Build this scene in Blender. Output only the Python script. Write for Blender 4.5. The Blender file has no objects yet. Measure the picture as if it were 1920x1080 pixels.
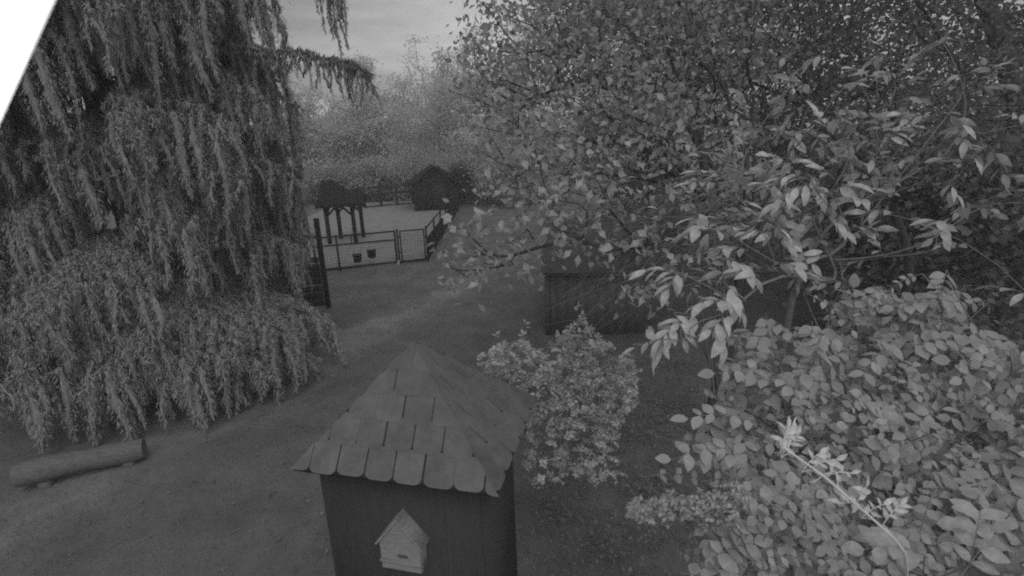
import bpy, math, random
import numpy as np
from mathutils import Matrix, Vector

random.seed(11)
rng = np.random.default_rng(11)
R = math.radians
scene = bpy.context.scene
col = scene.collection

# ------------------------------------------------------------------ camera
CAM = np.array([0.0, 0.0, 4.2])
PITCH, ROLL, FPX = R(16.3), R(2.0), 960.0
FWD = np.array([0.0, math.cos(PITCH), -math.sin(PITCH)])
_r0 = np.array([1.0, 0.0, 0.0])
_u0 = np.array([0.0, math.sin(PITCH), math.cos(PITCH)])
RIGHT = _r0 * math.cos(ROLL) - _u0 * math.sin(ROLL)
UP = _u0 * math.cos(ROLL) + _r0 * math.sin(ROLL)
cd = bpy.data.cameras.new("camera")
cam = bpy.data.objects.new("camera", cd)
col.objects.link(cam)
cam.matrix_world = Matrix(((RIGHT[0], UP[0], -FWD[0], CAM[0]), (RIGHT[1], UP[1], -FWD[1], CAM[1]),
                           (RIGHT[2], UP[2], -FWD[2], CAM[2]), (0, 0, 0, 1)))
cd.sensor_width = 36
cd.lens = 18
cd.clip_start = 0.02
cd.clip_end = 3000
cd.dof.use_dof = True
cd.dof.focus_distance = 6.0
cd.dof.aperture_fstop = 7.0
scene.camera = cam

# ------------------------------------------------------------------ sky
SUN_EL, SUN_AZ = R(52), R(165)       # azimuth clockwise from +Y: behind the camera
world = bpy.data.worlds.new("World")
scene.world = world
world.use_nodes = True
wn = world.node_tree
wn.nodes.clear()
def N(nt, typ, **kw):
    n = nt.nodes.new(typ)
    for k, v in kw.items():
        setattr(n, k, v)
    return n
sky = N(wn, 'ShaderNodeTexSky')
sky.sky_type = 'NISHITA'
sky.sun_disc = False
sky.sun_elevation = SUN_EL
sky.sun_rotation = SUN_AZ
sky.dust_density = 4.0
bw = N(wn, 'ShaderNodeRGBToBW')
tc = N(wn, 'ShaderNodeTexCoord')
mp = N(wn, 'ShaderNodeMapping')
mp.inputs['Scale'].default_value = (1.6, 1.6, 6.5)
mp.inputs['Rotation'].default_value = (0.0, R(12), R(15))
ns = N(wn, 'ShaderNodeTexNoise')
ns.inputs['Scale'].default_value = 2.1
ns.inputs['Detail'].default_value = 6
ns.inputs['Roughness'].default_value = 0.5
cr = N(wn, 'ShaderNodeMapRange')
cr.inputs['From Min'].default_value = 0.40
cr.inputs['From Max'].default_value = 0.68
cr.inputs['To Min'].default_value = 1.0
cr.inputs['To Max'].default_value = 1.95
pw = N(wn, 'ShaderNodeMath', operation='POWER')      # an overcast lid evens out the clear-sky gradient
pw.inputs[1].default_value = 0.35
mu = N(wn, 'ShaderNodeMath', operation='MULTIPLY')
bg = N(wn, 'ShaderNodeBackground')
bg.inputs['Strength'].default_value = 0.235
wo = N(wn, 'ShaderNodeOutputWorld')
wn.links.new(tc.outputs['Generated'], mp.inputs['Vector'])
wn.links.new(mp.outputs['Vector'], ns.inputs['Vector'])
wn.links.new(ns.outputs['Fac'], cr.inputs['Value'])
wn.links.new(sky.outputs['Color'], bw.inputs['Color'])
wn.links.new(bw.outputs['Val'], pw.inputs[0])
wn.links.new(pw.outputs[0], mu.inputs[0])
wn.links.new(cr.outputs['Result'], mu.inputs[1])
wn.links.new(mu.outputs[0], bg.inputs['Color'])
wn.links.new(bg.outputs[0], wo.inputs['Surface'])

# ------------------------------------------------------------------ sun (veiled by cloud)
sd = bpy.data.lights.new("sun", 'SUN')
sd.energy = 0.5
sd.angle = R(25)
sun = bpy.data.objects.new("sun", sd)
col.objects.link(sun)
sv = Vector((math.sin(SUN_AZ) * math.cos(SUN_EL), math.cos(SUN_AZ) * math.cos(SUN_EL), math.sin(SUN_EL)))
sun.rotation_euler = sv.to_track_quat('Z', 'Y').to_euler()
sun.location = (0, -5, 20)

# the night lamp on the security camera: its light is what blows out the near board and the nearest leaves
ld = bpy.data.lights.new("night_lamp", 'SPOT')
ld.energy = 12.0
ld.spot_size = R(175)
ld.spot_blend = 0.12
ld.shadow_soft_size = 0.02
lamp = bpy.data.objects.new("night_lamp", ld)
col.objects.link(lamp)
lamp.location = CAM + RIGHT * 0.03 - UP * 0.055 - FWD * 0.01
lamp.rotation_euler = Vector(-(FWD + 0.32 * RIGHT - 0.12 * UP)).to_track_quat('Z', 'Y').to_euler()

vs = scene.view_settings
vs.view_transform = 'Standard'
vs.look = 'None'
vs.exposure = 0.0
vs.gamma = 1.0
vs.use_curve_mapping = False
cy = scene.cycles
cy.max_bounces = 7
cy.diffuse_bounces = 5
cy.transmission_bounces = 5
cy.volume_bounces = 0
cy.transparent_max_bounces = 4
cy.filter_width = 2.0          # a soft little lens
cy.use_denoising = False      # keep the sensor-like grain of the night picture

# ------------------------------------------------------------------ helpers
def ray(px, py):
    return FWD + RIGHT * (px - 960) / FPX + UP * (540 - py) / FPX
def on_z(px, py, z=0.0):
    d = ray(px, py)
    return CAM + d * ((z - CAM[2]) / d[2])
def at(px, py, depth):
    return CAM + ray(px, py) * depth
def on_y(px, py, y):
    d = ray(px, py)
    return CAM + d * (y / d[1])

def unit(v):
    v = np.asarray(v, float)
    n = np.linalg.norm(v, axis=-1, keepdims=True)
    return v / np.maximum(n, 1e-9)

def tag(o, label=None, cat=None, group=None, kind=None):
    if label: o['label'] = label
    if cat: o['category'] = cat
    if group: o['group'] = group
    if kind: o['kind'] = kind
    return o

def empty(name, loc, label, cat, group=None):
    o = bpy.data.objects.new(name, None)
    o.empty_display_size = 0.1
    o.location = loc
    col.objects.link(o)
    tag(o, label, cat, group)
    o['_b'] = [float(x) for x in loc]
    return o

class MB:
    """collects polygons; build() links them as one mesh object (world coordinates given, stored relative to the parent's base)"""
    def __init__(self):
        self.v, self.f, self.n = [], [], 0
    def add(self, V, F):
        V = np.asarray(V, float).reshape(-1, 3)
        F = np.asarray(F, int)
        self.v.append(V)
        self.f.append(F + self.n)
        self.n += len(V)
        return self
    def poly(self, pts):
        return self.add(pts, [list(range(len(pts)))])
    def box(self, c, s, ax=None):
        c = np.asarray(c, float)
        ax = np.eye(3) if ax is None else np.asarray(ax, float)
        h = np.asarray(s, float) / 2
        V = [c + ax[0] * h[0] * i + ax[1] * h[1] * j + ax[2] * h[2] * k for i in (-1, 1) for j in (-1, 1) for k in (-1, 1)]
        return self.add(V, [[0, 1, 3, 2], [4, 6, 7, 5], [0, 4, 5, 1], [2, 3, 7, 6], [0, 2, 6, 4], [1, 5, 7, 3]])
    def bar(self, a, b, w, h, up=(0, 0, 1)):
        a, b = np.asarray(a, float), np.asarray(b, float)
        d = b - a
        L = np.linalg.norm(d)
        x = d / L
        z = np.asarray(up, float)
        if abs(x @ z) > 0.95:
            z = np.array([0.0, 1.0, 0.0])
        y = unit(np.cross(z, x))
        z = np.cross(x, y)
        return self.box((a + b) / 2, (L, w, h), (x, y, z))
    def tube(self, P, rad, n=6, cap=True):
        P = np.asarray(P, float)
        m = len(P)
        rad = np.broadcast_to(np.asarray(rad, float), (m,))
        T = np.gradient(P, axis=0)
        T = unit(T)
        ref = np.array([0.0, 0.0, 1.0]) if abs(T[0][2]) < 0.9 else np.array([1.0, 0.0, 0.0])
        A = unit(np.cross(T, ref))
        B = np.cross(T, A)
        an = np.arange(n) * 2 * math.pi / n
        V = P[:, None, :] + rad[:, None, None] * (A[:, None, :] * np.cos(an)[None, :, None] + B[:, None, :] * np.sin(an)[None, :, None])
        F = []
        for i in range(m - 1):
            for j in range(n):
                F.append([i * n + j, i * n + (j + 1) % n, (i + 1) * n + (j + 1) % n, (i + 1) * n + j])
        self.add(V.reshape(-1, 3), F)
        if cap:
            self.add(V[0], [list(range(n))])
            self.add(V[-1], [list(range(n))[::-1]])
        return self
    def build(self, name, mat, parent=None, smooth=False, loc=None):
        V = np.concatenate(self.v)
        base = np.zeros(3)
        if parent is not None:
            base = np.array(parent['_b'])
        if loc is not None:
            base = np.asarray(loc, float)
        V = V - base
        me = bpy.data.meshes.new(name)
        me.vertices.add(len(V))
        me.vertices.foreach_set('co', V.astype(np.float32).ravel())
        loops = np.concatenate([f.ravel() for f in self.f])
        tot = np.concatenate([np.full(len(f), f.shape[1]) for f in self.f])
        me.loops.add(len(loops))
        me.loops.foreach_set('vertex_index', loops.astype(np.int32))
        me.polygons.add(len(tot))
        st = np.concatenate([[0], np.cumsum(tot)[:-1]])
        me.polygons.foreach_set('loop_start', st.astype(np.int32))
        if smooth:
            me.polygons.foreach_set('use_smooth', np.ones(len(tot), bool))
        me.update(calc_edges=True)
        me.materials.append(mat)
        o = bpy.data.objects.new(name, me)
        col.objects.link(o)
        if parent is not None:
            o.parent = parent
        elif loc is not None:
            o.location = loc
        o['_b'] = [float(x) for x in base]
        return o

# ------------------------------------------------------------------ materials (the place is seen in infrared: all are greys)
def base_mat(name):
    m = bpy.data.materials.new(name)
    m.use_nodes = True
    nt = m.node_tree
    nt.nodes.clear()
    out = N(nt, 'ShaderNodeOutputMaterial')
    p = N(nt, 'ShaderNodeBsdfPrincipled')
    p.inputs['Roughness'].default_value = 0.8
    p.inputs['Specular IOR Level'].default_value = 0.2
    nt.links.new(p.outputs[0], out.inputs['Surface'])
    return m, nt, p, out

def noisy(name, lo, hi, scale=8.0, detail=6.0, stretch=(1, 1, 1), rough=0.85, bump=0.3, bscale=None, bdist=0.01, island=0.0, spec=0.2):
    m, nt, p, out = base_mat(name)
    p.inputs['Roughness'].default_value = rough
    p.inputs['Specular IOR Level'].default_value = spec
    t = N(nt, 'ShaderNodeTexCoord')
    mpg = N(nt, 'ShaderNodeMapping')
    mpg.inputs['Scale'].default_value = stretch
    nt.links.new(t.outputs['Object'], mpg.inputs['Vector'])
    n1 = N(nt, 'ShaderNodeTexNoise')
    n1.inputs['Scale'].default_value = scale
    n1.inputs['Detail'].default_value = detail
    n1.inputs['Roughness'].default_value = 0.65
    nt.links.new(mpg.outputs[0], n1.inputs['Vector'])
    r = N(nt, 'ShaderNodeMapRange')
    r.inputs['From Min'].default_value = 0.3
    r.inputs['From Max'].default_value = 0.7
    r.inputs['To Min'].default_value = lo
    r.inputs['To Max'].default_value = hi
    nt.links.new(n1.outputs['Fac'], r.inputs['Value'])
    src = r.outputs['Result']
    if island:
        oi = N(nt, 'ShaderNodeObjectInfo')
        r2 = N(nt, 'ShaderNodeMapRange')
        r2.inputs['To Min'].default_value = 1 - island
        r2.inputs['To Max'].default_value = 1 + island
        nt.links.new(oi.outputs['Random'], r2.inputs['Value'])
        mm = N(nt, 'ShaderNodeMath', operation='MULTIPLY')
        nt.links.new(src, mm.inputs[0])
        nt.links.new(r2.outputs['Result'], mm.inputs[1])
        src = mm.outputs[0]
    nt.links.new(src, p.inputs['Base Color'])
    if bump:
        n2 = N(nt, 'ShaderNodeTexNoise')
        n2.inputs['Scale'].default_value = bscale or scale * 4
        n2.inputs['Detail'].default_value = 5
        nt.links.new(mpg.outputs[0], n2.inputs['Vector'])
        b = N(nt, 'ShaderNodeBump')
        b.inputs['Strength'].default_value = bump
        b.inputs['Distance'].default_value = bdist
        nt.links.new(n2.outputs['Fac'], b.inputs['Height'])
        nt.links.new(b.outputs[0], p.inputs['Normal'])
    return m

def leafy(name, lo, hi, trans=0.3, single=False, rough=0.6, spec=0.25):
    m, nt, p, out = base_mat(name)
    p.inputs['Roughness'].default_value = rough
    p.inputs['Specular IOR Level'].default_value = spec
    if single:
        g = N(nt, 'ShaderNodeObjectInfo')
        rnd = g.outputs['Random']
    else:
        g = N(nt, 'ShaderNodeNewGeometry')
        rnd = g.outputs['Random Per Island']
    r = N(nt, 'ShaderNodeMapRange')
    r.inputs['To Min'].default_value = lo
    r.inputs['To Max'].default_value = hi
    nt.links.new(rnd, r.inputs['Value'])
    t = N(nt, 'ShaderNodeTexCoord')
    n1 = N(nt, 'ShaderNodeTexNoise')
    n1.inputs['Scale'].default_value = 14.0 if not single else 3.0
    n1.inputs['Detail'].default_value = 4
    nt.links.new(t.outputs['Object'], n1.inputs['Vector'])
    r3 = N(nt, 'ShaderNodeMapRange')
    r3.inputs['From Min'].default_value = 0.3
    r3.inputs['From Max'].default_value = 0.7
    r3.inputs['To Min'].default_value = 0.8
    r3.inputs['To Max'].default_value = 1.2
    nt.links.new(n1.outputs['Fac'], r3.inputs['Value'])
    mm = N(nt, 'ShaderNodeMath', operation='MULTIPLY')
    nt.links.new(r.outputs['Result'], mm.inputs[0])
    nt.links.new(r3.outputs['Result'], mm.inputs[1])
    nt.links.new(mm.outputs[0], p.inputs['Base Color'])
    if trans:
        tr = N(nt, 'ShaderNodeBsdfTranslucent')
        nt.links.new(mm.outputs[0], tr.inputs['Color'])
        mx = N(nt, 'ShaderNodeMixShader')
        mx.inputs[0].default_value = trans
        nt.links.new(p.outputs[0], mx.inputs[1])
        nt.links.new(tr.outputs[0], mx.inputs[2])
        nt.links.new(mx.outputs[0], out.inputs['Surface'])
    return m

M = {}
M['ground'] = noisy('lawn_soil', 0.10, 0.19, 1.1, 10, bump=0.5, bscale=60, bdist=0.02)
def pale_band(m, a, b, width, gain):
    """a paler band in the lawn colour along the line a-b"""
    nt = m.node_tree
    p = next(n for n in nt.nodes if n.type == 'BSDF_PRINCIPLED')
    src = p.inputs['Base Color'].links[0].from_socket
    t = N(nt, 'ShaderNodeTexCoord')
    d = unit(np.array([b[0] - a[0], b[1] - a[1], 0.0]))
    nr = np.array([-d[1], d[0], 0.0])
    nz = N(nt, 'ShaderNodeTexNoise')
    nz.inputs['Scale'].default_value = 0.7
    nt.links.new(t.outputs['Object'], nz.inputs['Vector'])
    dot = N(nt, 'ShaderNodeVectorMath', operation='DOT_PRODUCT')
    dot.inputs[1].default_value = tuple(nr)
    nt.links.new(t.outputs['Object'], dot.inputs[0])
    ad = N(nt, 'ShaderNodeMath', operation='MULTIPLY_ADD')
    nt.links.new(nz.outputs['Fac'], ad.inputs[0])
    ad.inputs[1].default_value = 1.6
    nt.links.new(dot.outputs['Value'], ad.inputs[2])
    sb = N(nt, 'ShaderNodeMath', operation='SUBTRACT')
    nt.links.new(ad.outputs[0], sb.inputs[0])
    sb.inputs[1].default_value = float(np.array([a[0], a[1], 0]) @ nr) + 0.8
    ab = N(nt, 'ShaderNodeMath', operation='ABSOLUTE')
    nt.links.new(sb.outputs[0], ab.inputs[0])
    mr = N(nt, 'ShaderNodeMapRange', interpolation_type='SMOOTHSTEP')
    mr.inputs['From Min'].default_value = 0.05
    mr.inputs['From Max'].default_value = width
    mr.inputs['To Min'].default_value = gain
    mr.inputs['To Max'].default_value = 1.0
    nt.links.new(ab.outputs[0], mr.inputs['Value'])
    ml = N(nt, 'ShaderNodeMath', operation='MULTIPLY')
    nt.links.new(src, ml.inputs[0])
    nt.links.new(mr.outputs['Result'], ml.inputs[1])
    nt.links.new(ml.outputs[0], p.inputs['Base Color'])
pale_band(M['ground'], on_z(200, 885), on_z(640, 655), 1.0, 1.6)  # ground colour made paler along this line
M['sand'] = noisy('paddock_sand', 0.2, 0.31, 2.0, 8, bump=0.3, bscale=40)
M['grass'] = leafy('grass_blades', 0.2, 0.32, 0.4)
M['shingle'] = noisy('felt_shingle', 0.11, 0.18, 7, 10, bump=0.4, bscale=160, bdist=0.004, island=0.08, rough=0.9)
M['deck'] = noisy('roof_deck', 0.03, 0.05, 20)
M['dark_wall'] = noisy('dark_stained_wall', 0.045, 0.065, 5, 8, (6, 6, 0.6), bump=0.25, bscale=40, bdist=0.004)
M['dark_wood'] = noisy('dark_weathered_wood', 0.018, 0.04, 12, 6, (4, 4, 0.5), bump=0.3)
M['black_wood'] = noisy('old_black_timber', 0.012, 0.028, 10, 6, bump=0.4, bdist=0.03)
M['metal'] = noisy('dark_painted_steel', 0.02, 0.035, 30, 4, bump=0.05, rough=0.6)
M['wire'] = noisy('fence_wire', 0.04, 0.07, 30, 4, bump=0.0, rough=0.6)
M['plastic'] = noisy('dark_bucket_plastic', 0.02, 0.035, 20, 4, bump=0.05, rough=0.5)
M['box_wood'] = noisy('pale_box_wood', 0.22, 0.38, 16, 8, (1, 1, 6), bump=0.35, bdist=0.004)
M['slot'] = noisy('box_slot', 0.08, 0.12, 16)
M['log_bark'] = noisy('barkless_log', 0.11, 0.2, 6, 8, (1, 5, 5), bump=0.4, bdist=0.01)
M['bark'] = noisy('tree_bark', 0.05, 0.10, 9, 8, (3, 3, 0.7), bump=0.6, bdist=0.02)
M['twig'] = noisy('twig_bark', 0.14, 0.24, 14, 5, bump=0.2)
M['pale_stem'] = noisy('pale_green_stem', 0.55, 0.65, 14, 5, bump=0.1)
M['board'] = noisy('dark_shed_board', 0.12, 0.15, 7, 8, bump=0.15, island=0.04)
M['felt'] = noisy('shed_roof_felt', 0.07, 0.11, 8, 8, bump=0.3)
M['white'] = noisy('white_gloss_paint', 0.78, 0.82, 5, 4, bump=0.05, rough=0.4)
M['spruce'] = noisy('spruce_needles', 0.26, 0.38, 9, 4, bump=0.5, bscale=70, bdist=0.02, rough=0.9)
M['spruce_wood'] = noisy('spruce_bough_bark', 0.05, 0.09, 20, bump=0.3)
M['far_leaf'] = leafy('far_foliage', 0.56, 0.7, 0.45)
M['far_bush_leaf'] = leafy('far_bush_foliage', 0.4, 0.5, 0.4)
M['mid_leaf'] = leafy('fruit_tree_leaf', 0.3, 0.52, 0.42)
M['mid_part'] = leafy('fruit_tree_single_leaf', 0.4, 0.62, 0.42, True)
M['back_leaf'] = leafy('shade_toned_leaf', 0.17, 0.28, 0.38)  # leaf colour darkened to stand in for shade under the canopy
M['rose_leaf'] = leafy('rose_leaf', 0.56, 0.7, 0.4)
M['near_leaf'] = leafy('near_leaf', 0.5, 0.66, 0.35, True)
M['near_mass'] = leafy('near_leaf_mass', 0.34, 0.54, 0.4)
M['bush_leaf'] = leafy('bush_leaf', 0.40, 0.52, 0.4, True)
M['bush_mass'] = leafy('bush_leaf_mass', 0.38, 0.5, 0.4)
M['tip_leaf'] = leafy('young_tip_leaf', 0.5, 0.62, 0.25, True)

# ------------------------------------------------------------------ leaf templates: x along, y across, z off the blade
def leaf_template(n, wid, fold=0.25, curl=0.18):
    ts = np.linspace(0, 1, n + 1)
    w = wid * np.sin(math.pi * ts ** 0.85) ** 0.9
    w[0] = wid * 0.06
    w[-1] = 0.0
    V, F = [], []
    for t, ww in zip(ts, w):
        z = -curl * t * t
        V += [(t, -ww, z + fold * ww), (t, 0, z), (t, ww, z + fold * ww)]
    for i in range(n):
        a, b = 3 * i, 3 * (i + 1)
        F += [[a, b, b + 1, a + 1], [a + 1, b + 1, b + 2, a + 2]]
    return np.array(V), np.array(F)
LEAF_FINE = leaf_template(6, 0.205)
LEAF_WIDE = leaf_template(5, 0.33, 0.18, 0.12)
LEAF_MID = (np.array([(0, 0, 0), (0.45, -0.3, 0.07), (0.5, 0, 0), (0.45, 0.3, 0.07), (1, 0, -0.1)]), np.array([[0, 2, 1], [0, 3, 2], [1, 2, 4], [2, 3, 4]]))
LEAF_FAR = (np.array([(0, 0, 0), (0.5, -0.4, 0), (1, 0, 0), (0.5, 0.4, 0)]), np.array([[0, 1, 2, 3]]))
NEEDLE = (np.array([(0, 0, 0), (0.5, 0.085, 0.03), (1, 0, 0), (0.5, -0.085, 0.03)]), np.array([[0, 3, 2, 1]]))

def frames(D, Nn):
    D = unit(D)
    S = unit(np.cross(Nn, D))
    return D, S, np.cross(D, S)

def scatter(mb, tpl, P, D, Nn, L):
    V, F = tpl
    D, S, Nn = frames(D, Nn)
    n = len(P)
    L = np.broadcast_to(np.asarray(L, float), (n,))
    W = P[:, None, :] + L[:, None, None] * (V[None, :, 0, None] * D[:, None, :] + V[None, :, 1, None] * S[:, None, :] + V[None, :, 2, None] * Nn[:, None, :])
    FF = (F[None] + (np.arange(n) * len(V))[:, None, None]).reshape(-1, F.shape[1])
    mb.add(W.reshape(-1, 3), FF)

_leafmesh = {}
def leaf_objects(parent, tplname, tpl, mat, P, D, Nn, L, name='leaf'):
    key = (tplname, mat.name, name)
    if key not in _leafmesh:
        me = bpy.data.meshes.new(name)
        me.from_pydata(tpl[0].tolist(), [], tpl[1].tolist())
        me.polygons.foreach_set('use_smooth', np.ones(len(me.polygons), bool))
        me.materials.append(mat)
        _leafmesh[key] = me
    me = _leafmesh[key]
    D, S, Nn = frames(D, Nn)
    b = np.array(parent['_b'])
    for i in range(len(P)):
        o = bpy.data.objects.new(name, me)
        l = float(L[i])
        wj = l * random.uniform(0.85, 1.15)
        p = P[i] - b
        o.matrix_local = Matrix(((D[i][0] * l, S[i][0] * wj, Nn[i][0] * l, p[0]), (D[i][1] * l, S[i][1] * wj, Nn[i][1] * l, p[1]),
                                 (D[i][2] * l, S[i][2] * wj, Nn[i][2] * l, p[2]), (0, 0, 0, 1)))
        o.parent = parent
        col.objects.link(o)

def rand_dirs(n, zbias=0.0, zs=1.0):
    v = rng.normal(size=(n, 3))
    v[:, 2] = v[:, 2] * zs + zbias
    return unit(v)

# ------------------------------------------------------------------ branching skeleton: every attractor joins the nearest wood already grown
def skeleton(seed_pts, attractors, step=0.25, jitter=0.05, order=None):
    nodes = [np.array(p, float) for p in seed_pts]
    par = [-1] + list(range(len(seed_pts) - 1))
    A = np.asarray(attractors, float)
    root = nodes[0]
    if order is None:
        order = np.argsort(np.linalg.norm(A - nodes[-1], axis=1))
    tips = np.zeros(len(A), int)
    arr = np.array(nodes)
    dirs = [unit(arr[min(i + 1, len(arr) - 1)] - arr[max(i - 1, 0)]) for i in range(len(arr))]
    for i in order:
        p = A[i]
        d = np.linalg.norm(arr - p, axis=1)
        # prefer wood nearer to the root than the tip, so that twigs run outward
        back = np.maximum(0, np.linalg.norm(arr - root, axis=1) - np.linalg.norm(p - root) + 0.05)
        away = np.einsum('ij,ij->i', p - arr, np.array(dirs)) / np.maximum(d, 1e-6)
        k = int(np.argmin(d * (1 + 0.9 * (1 - away)) + 1.5 * back))
        dist = d[k]
        n = max(1, int(dist / step))
        a = arr[k]
        new = []
        sag = rng.normal(size=3) * jitter * min(1, dist)
        for j in range(1, n + 1):
            t = j / n
            q = a + (p - a) * t + sag * math.sin(math.pi * t) + (rng.normal(size=3) * jitter * 0.3 * step if j < n else 0)
            par.append(k if j == 1 else len(nodes) - 1)
            dirs.append(unit(q - nodes[par[-1]]))
            nodes.append(q)
            new.append(q)
        arr = np.vstack([arr, np.array(new)])
        tips[i] = len(nodes) - 1
    par = np.array(par)
    cnt = np.zeros(len(nodes))
    cnt[tips] += 1
    for i in range(len(nodes) - 1, 0, -1):
        cnt[par[i]] += cnt[i]
    return arr, par, np.maximum(cnt, 1), tips

def wood(mb, nodes, par, cnt, r_tip, power=0.45, rmax=None, nmin=4):
    rad = r_tip * cnt ** power
    if rmax is not None:
        rad = np.minimum(rad, rmax)
    kids = {}
    for i in range(1, len(nodes)):
        kids.setdefault(par[i], []).append(i)
    stack = [(0, None)]
    while stack:
        i, frm = stack.pop()
        chain = [] if frm is None else [frm]
        cur = i
        while True:
            chain.append(cur)
            ks = sorted(kids.get(cur, []), key=lambda k: -cnt[k])
            for k in ks[1:]:
                stack.append((k, cur))
            if not ks:
                break
            cur = ks[0]
        if len(chain) > 1:
            rr = rad[chain].copy()
            if frm is not None:
                rr[0] = rr[1] = rr[1] * 1.05
            Q = nodes[chain].copy()
            for _ in range(3):
                Q[1:-1] = (Q[:-2] + 2 * Q[1:-1] + Q[2:]) / 4
            n = 8 if rr[0] > 0.04 else (5 if rr[0] > 0.012 else nmin)
            mb.tube(Q, rr, n, cap=False)

# ================================================================== the setting
g = MB()
xs = np.concatenate([[-600, -200, -60], np.linspace(-24, 24, 81), [60, 200, 600]])
ys = np.concatenate([[-200, -40], np.linspace(-6, 42, 81), [70, 200, 900]])
X, Y = np.meshgrid(xs, ys)
def ground_z(x, y):
    x, y = np.asarray(x, float), np.asarray(y, float)
    near = np.clip(1 - np.hypot(x, y - 12) / 40, 0, 1)
    return near * (0.035 * np.sin(x * 0.9 + 0.4 * y) * np.cos(y * 0.63) + 0.02 * np.sin(2.3 * x - y * 1.1))
V = np.stack([X, Y, ground_z(X, Y)], -1).reshape(-1, 3)
nx, ny = len(xs), len(ys)
F = [[j * nx + i, j * nx + i + 1, (j + 1) * nx + i + 1, (j + 1) * nx + i] for j in range(ny - 1) for i in range(nx - 1)]
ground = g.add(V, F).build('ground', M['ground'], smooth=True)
tag(ground, kind='structure')

# short lawn
gb = MB()
n = 170000
yy = 2.6 + 16 * rng.random(n) ** 1.5
xx = (rng.random(n) * 2 - 1) * (2.0 + yy * 1.02)
keep = (xx > -9.5) & (xx < 6)
patch = np.sin(xx * 1.3 + 1.7 * np.sin(yy * 0.8)) * np.sin(yy * 1.1 + 0.6) + rng.normal(size=n) * 0.6
keep &= patch > -0.7
xx, yy = xx[keep], yy[keep]
P = np.stack([xx, yy, ground_z(xx, yy) - 0.005], 1)
D = rand_dirs(len(P), 1.6, 0.5)
TRI = (np.array([(0, -0.06, 0), (0, 0.06, 0), (1, 0, 0.1)]), np.array([[0, 1, 2]]))
scatter(gb, TRI, P, D, rand_dirs(len(P)), rng.uniform(0.025, 0.065, len(P)) * (1 + yy / 25))
tag(gb.build('lawn_grass', M['grass']), 'short patchy lawn grass around the hut', 'grass', kind='stuff')

gc = MB()
n = 9000
cx_, cy_ = rng.uniform(0.2, 3.2, 220), rng.uniform(3.2, 9.0, 220)
o_ = rng.integers(0, 220, n)
px_, py_ = cx_[o_] + rng.normal(size=n) * 0.12, cy_[o_] + rng.normal(size=n) * 0.12
P = np.stack([px_, py_, rng.random(n) ** 1.6 * 0.16 + 0.01], 1)
scatter(gc, LEAF_MID, P, rand_dirs(n, 0.3), rand_dirs(n, 1.2), rng.uniform(0.03, 0.065, n))
tag(gc.build('ground_cover', M['grass']), 'low weeds and seedlings on the ground right of the hut', 'weeds', kind='stuff')

fl_ = MB()
n = 900
px_, py_ = rng.uniform(-7, 3.5, n), 3 + rng.random(n) * 12
P = np.stack([px_, py_, ground_z(px_, py_) + 0.012 + rng.random(n) * 0.02], 1)
scatter(fl_, LEAF_MID, P, rand_dirs(n, 0, 0.15), rand_dirs(n, 2.5), rng.uniform(0.03, 0.08, n))
tag(fl_.build('fallen_leaves', M['grass']), 'scattered fallen leaves lying on the lawn', 'leaves', kind='stuff')

# ================================================================== garden hut with shingled pyramid roof
EZ = 2.0
A_, B_, D_ = on_z(550, 875, EZ), on_z(930, 925, EZ), on_z(1003, 745, EZ)
hx = unit(B_ - A_)                       # along the front eave, left to right
hy = np.array([-hx[1], hx[0], 0.0])      # away from the camera
hw = np.linalg.norm(B_ - A_)
hd = (D_ - B_) @ hy
hc = A_ + hx * hw / 2 + hy * hd / 2
apex = on_y(774, 641, hc[1])
hut = empty('garden_hut', (hc[0], hc[1], 0), 'small square hut with pyramid roof of rounded shingles and dark walls', 'hut')
OVL, OVR, OVF, OVB = 0.095, 0.165, 0.14, 0.19
ww, wd = hw - OVL - OVR, hd - OVF - OVB
hz = np.array([0, 0, 1.0])
wc = hc + hx * (OVL - OVR) / 2 + hy * (OVF - OVB) / 2
for s, nm in ((-1, 'front'), (1, 'back')):
    MB().box(wc - hz * (EZ - 0.97) + hy * s * (wd / 2 - 0.015), (ww, 0.03, 1.94), (hx, hy, hz)).build('wall_panel', M['dark_wall'], hut)
for s in (-1, 1):
    MB().box(wc - hz * (EZ - 0.97) + hx * s * (ww / 2 - 0.015), (0.03, wd - 0.064, 1.936), (hx, hy, hz)).build('wall_panel', M['dark_wall'], hut)
for s in (-1, 1):
    for t in (-1, 1):
        MB().box(wc - hz * (EZ - 0.965) + hx * s * (ww / 2 - 0.03) + hy * t * (wd / 2 - 0.03), (0.056, 0.056, 1.93), (hx, hy, hz)).build('corner_post', M['dark_wall'], hut)
roof = MB()
c4 = [hc + hx * i * hw / 2 + hy * j * hd / 2 for i, j in ((-1, -1), (1, -1), (1, 1), (-1, 1))]
ins = 0.012
c4b = [c - hz * 0.035 for c in c4]
roof.add(c4 + [apex] + c4b, [[0, 1, 4], [1, 2, 4], [2, 3, 4], [3, 0, 4]])
roof.add(c4 + c4b, [[0, 4, 5, 1], [1, 5, 6, 2], [2, 6, 7, 3], [3, 7, 4, 0], [4, 7, 6, 5]])
roof = roof.build('roof', M['deck'], hut)

def clip(poly, a, b, c):
    """keep a*x+b*y<=c"""
    out = []
    for i in range(len(poly)):
        p, q = poly[i], poly[(i + 1) % len(poly)]
        fp, fq = a * p[0] + b * p[1] - c, a * q[0] + b * q[1] - c
        if fp <= 0:
            out.append(p)
        if (fp < 0 < fq) or (fq < 0 < fp):
            t = fp / (fp - fq)
            out.append((p[0] + t * (q[0] - p[0]), p[1] + t * (q[1] - p[1])))
    return out

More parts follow.
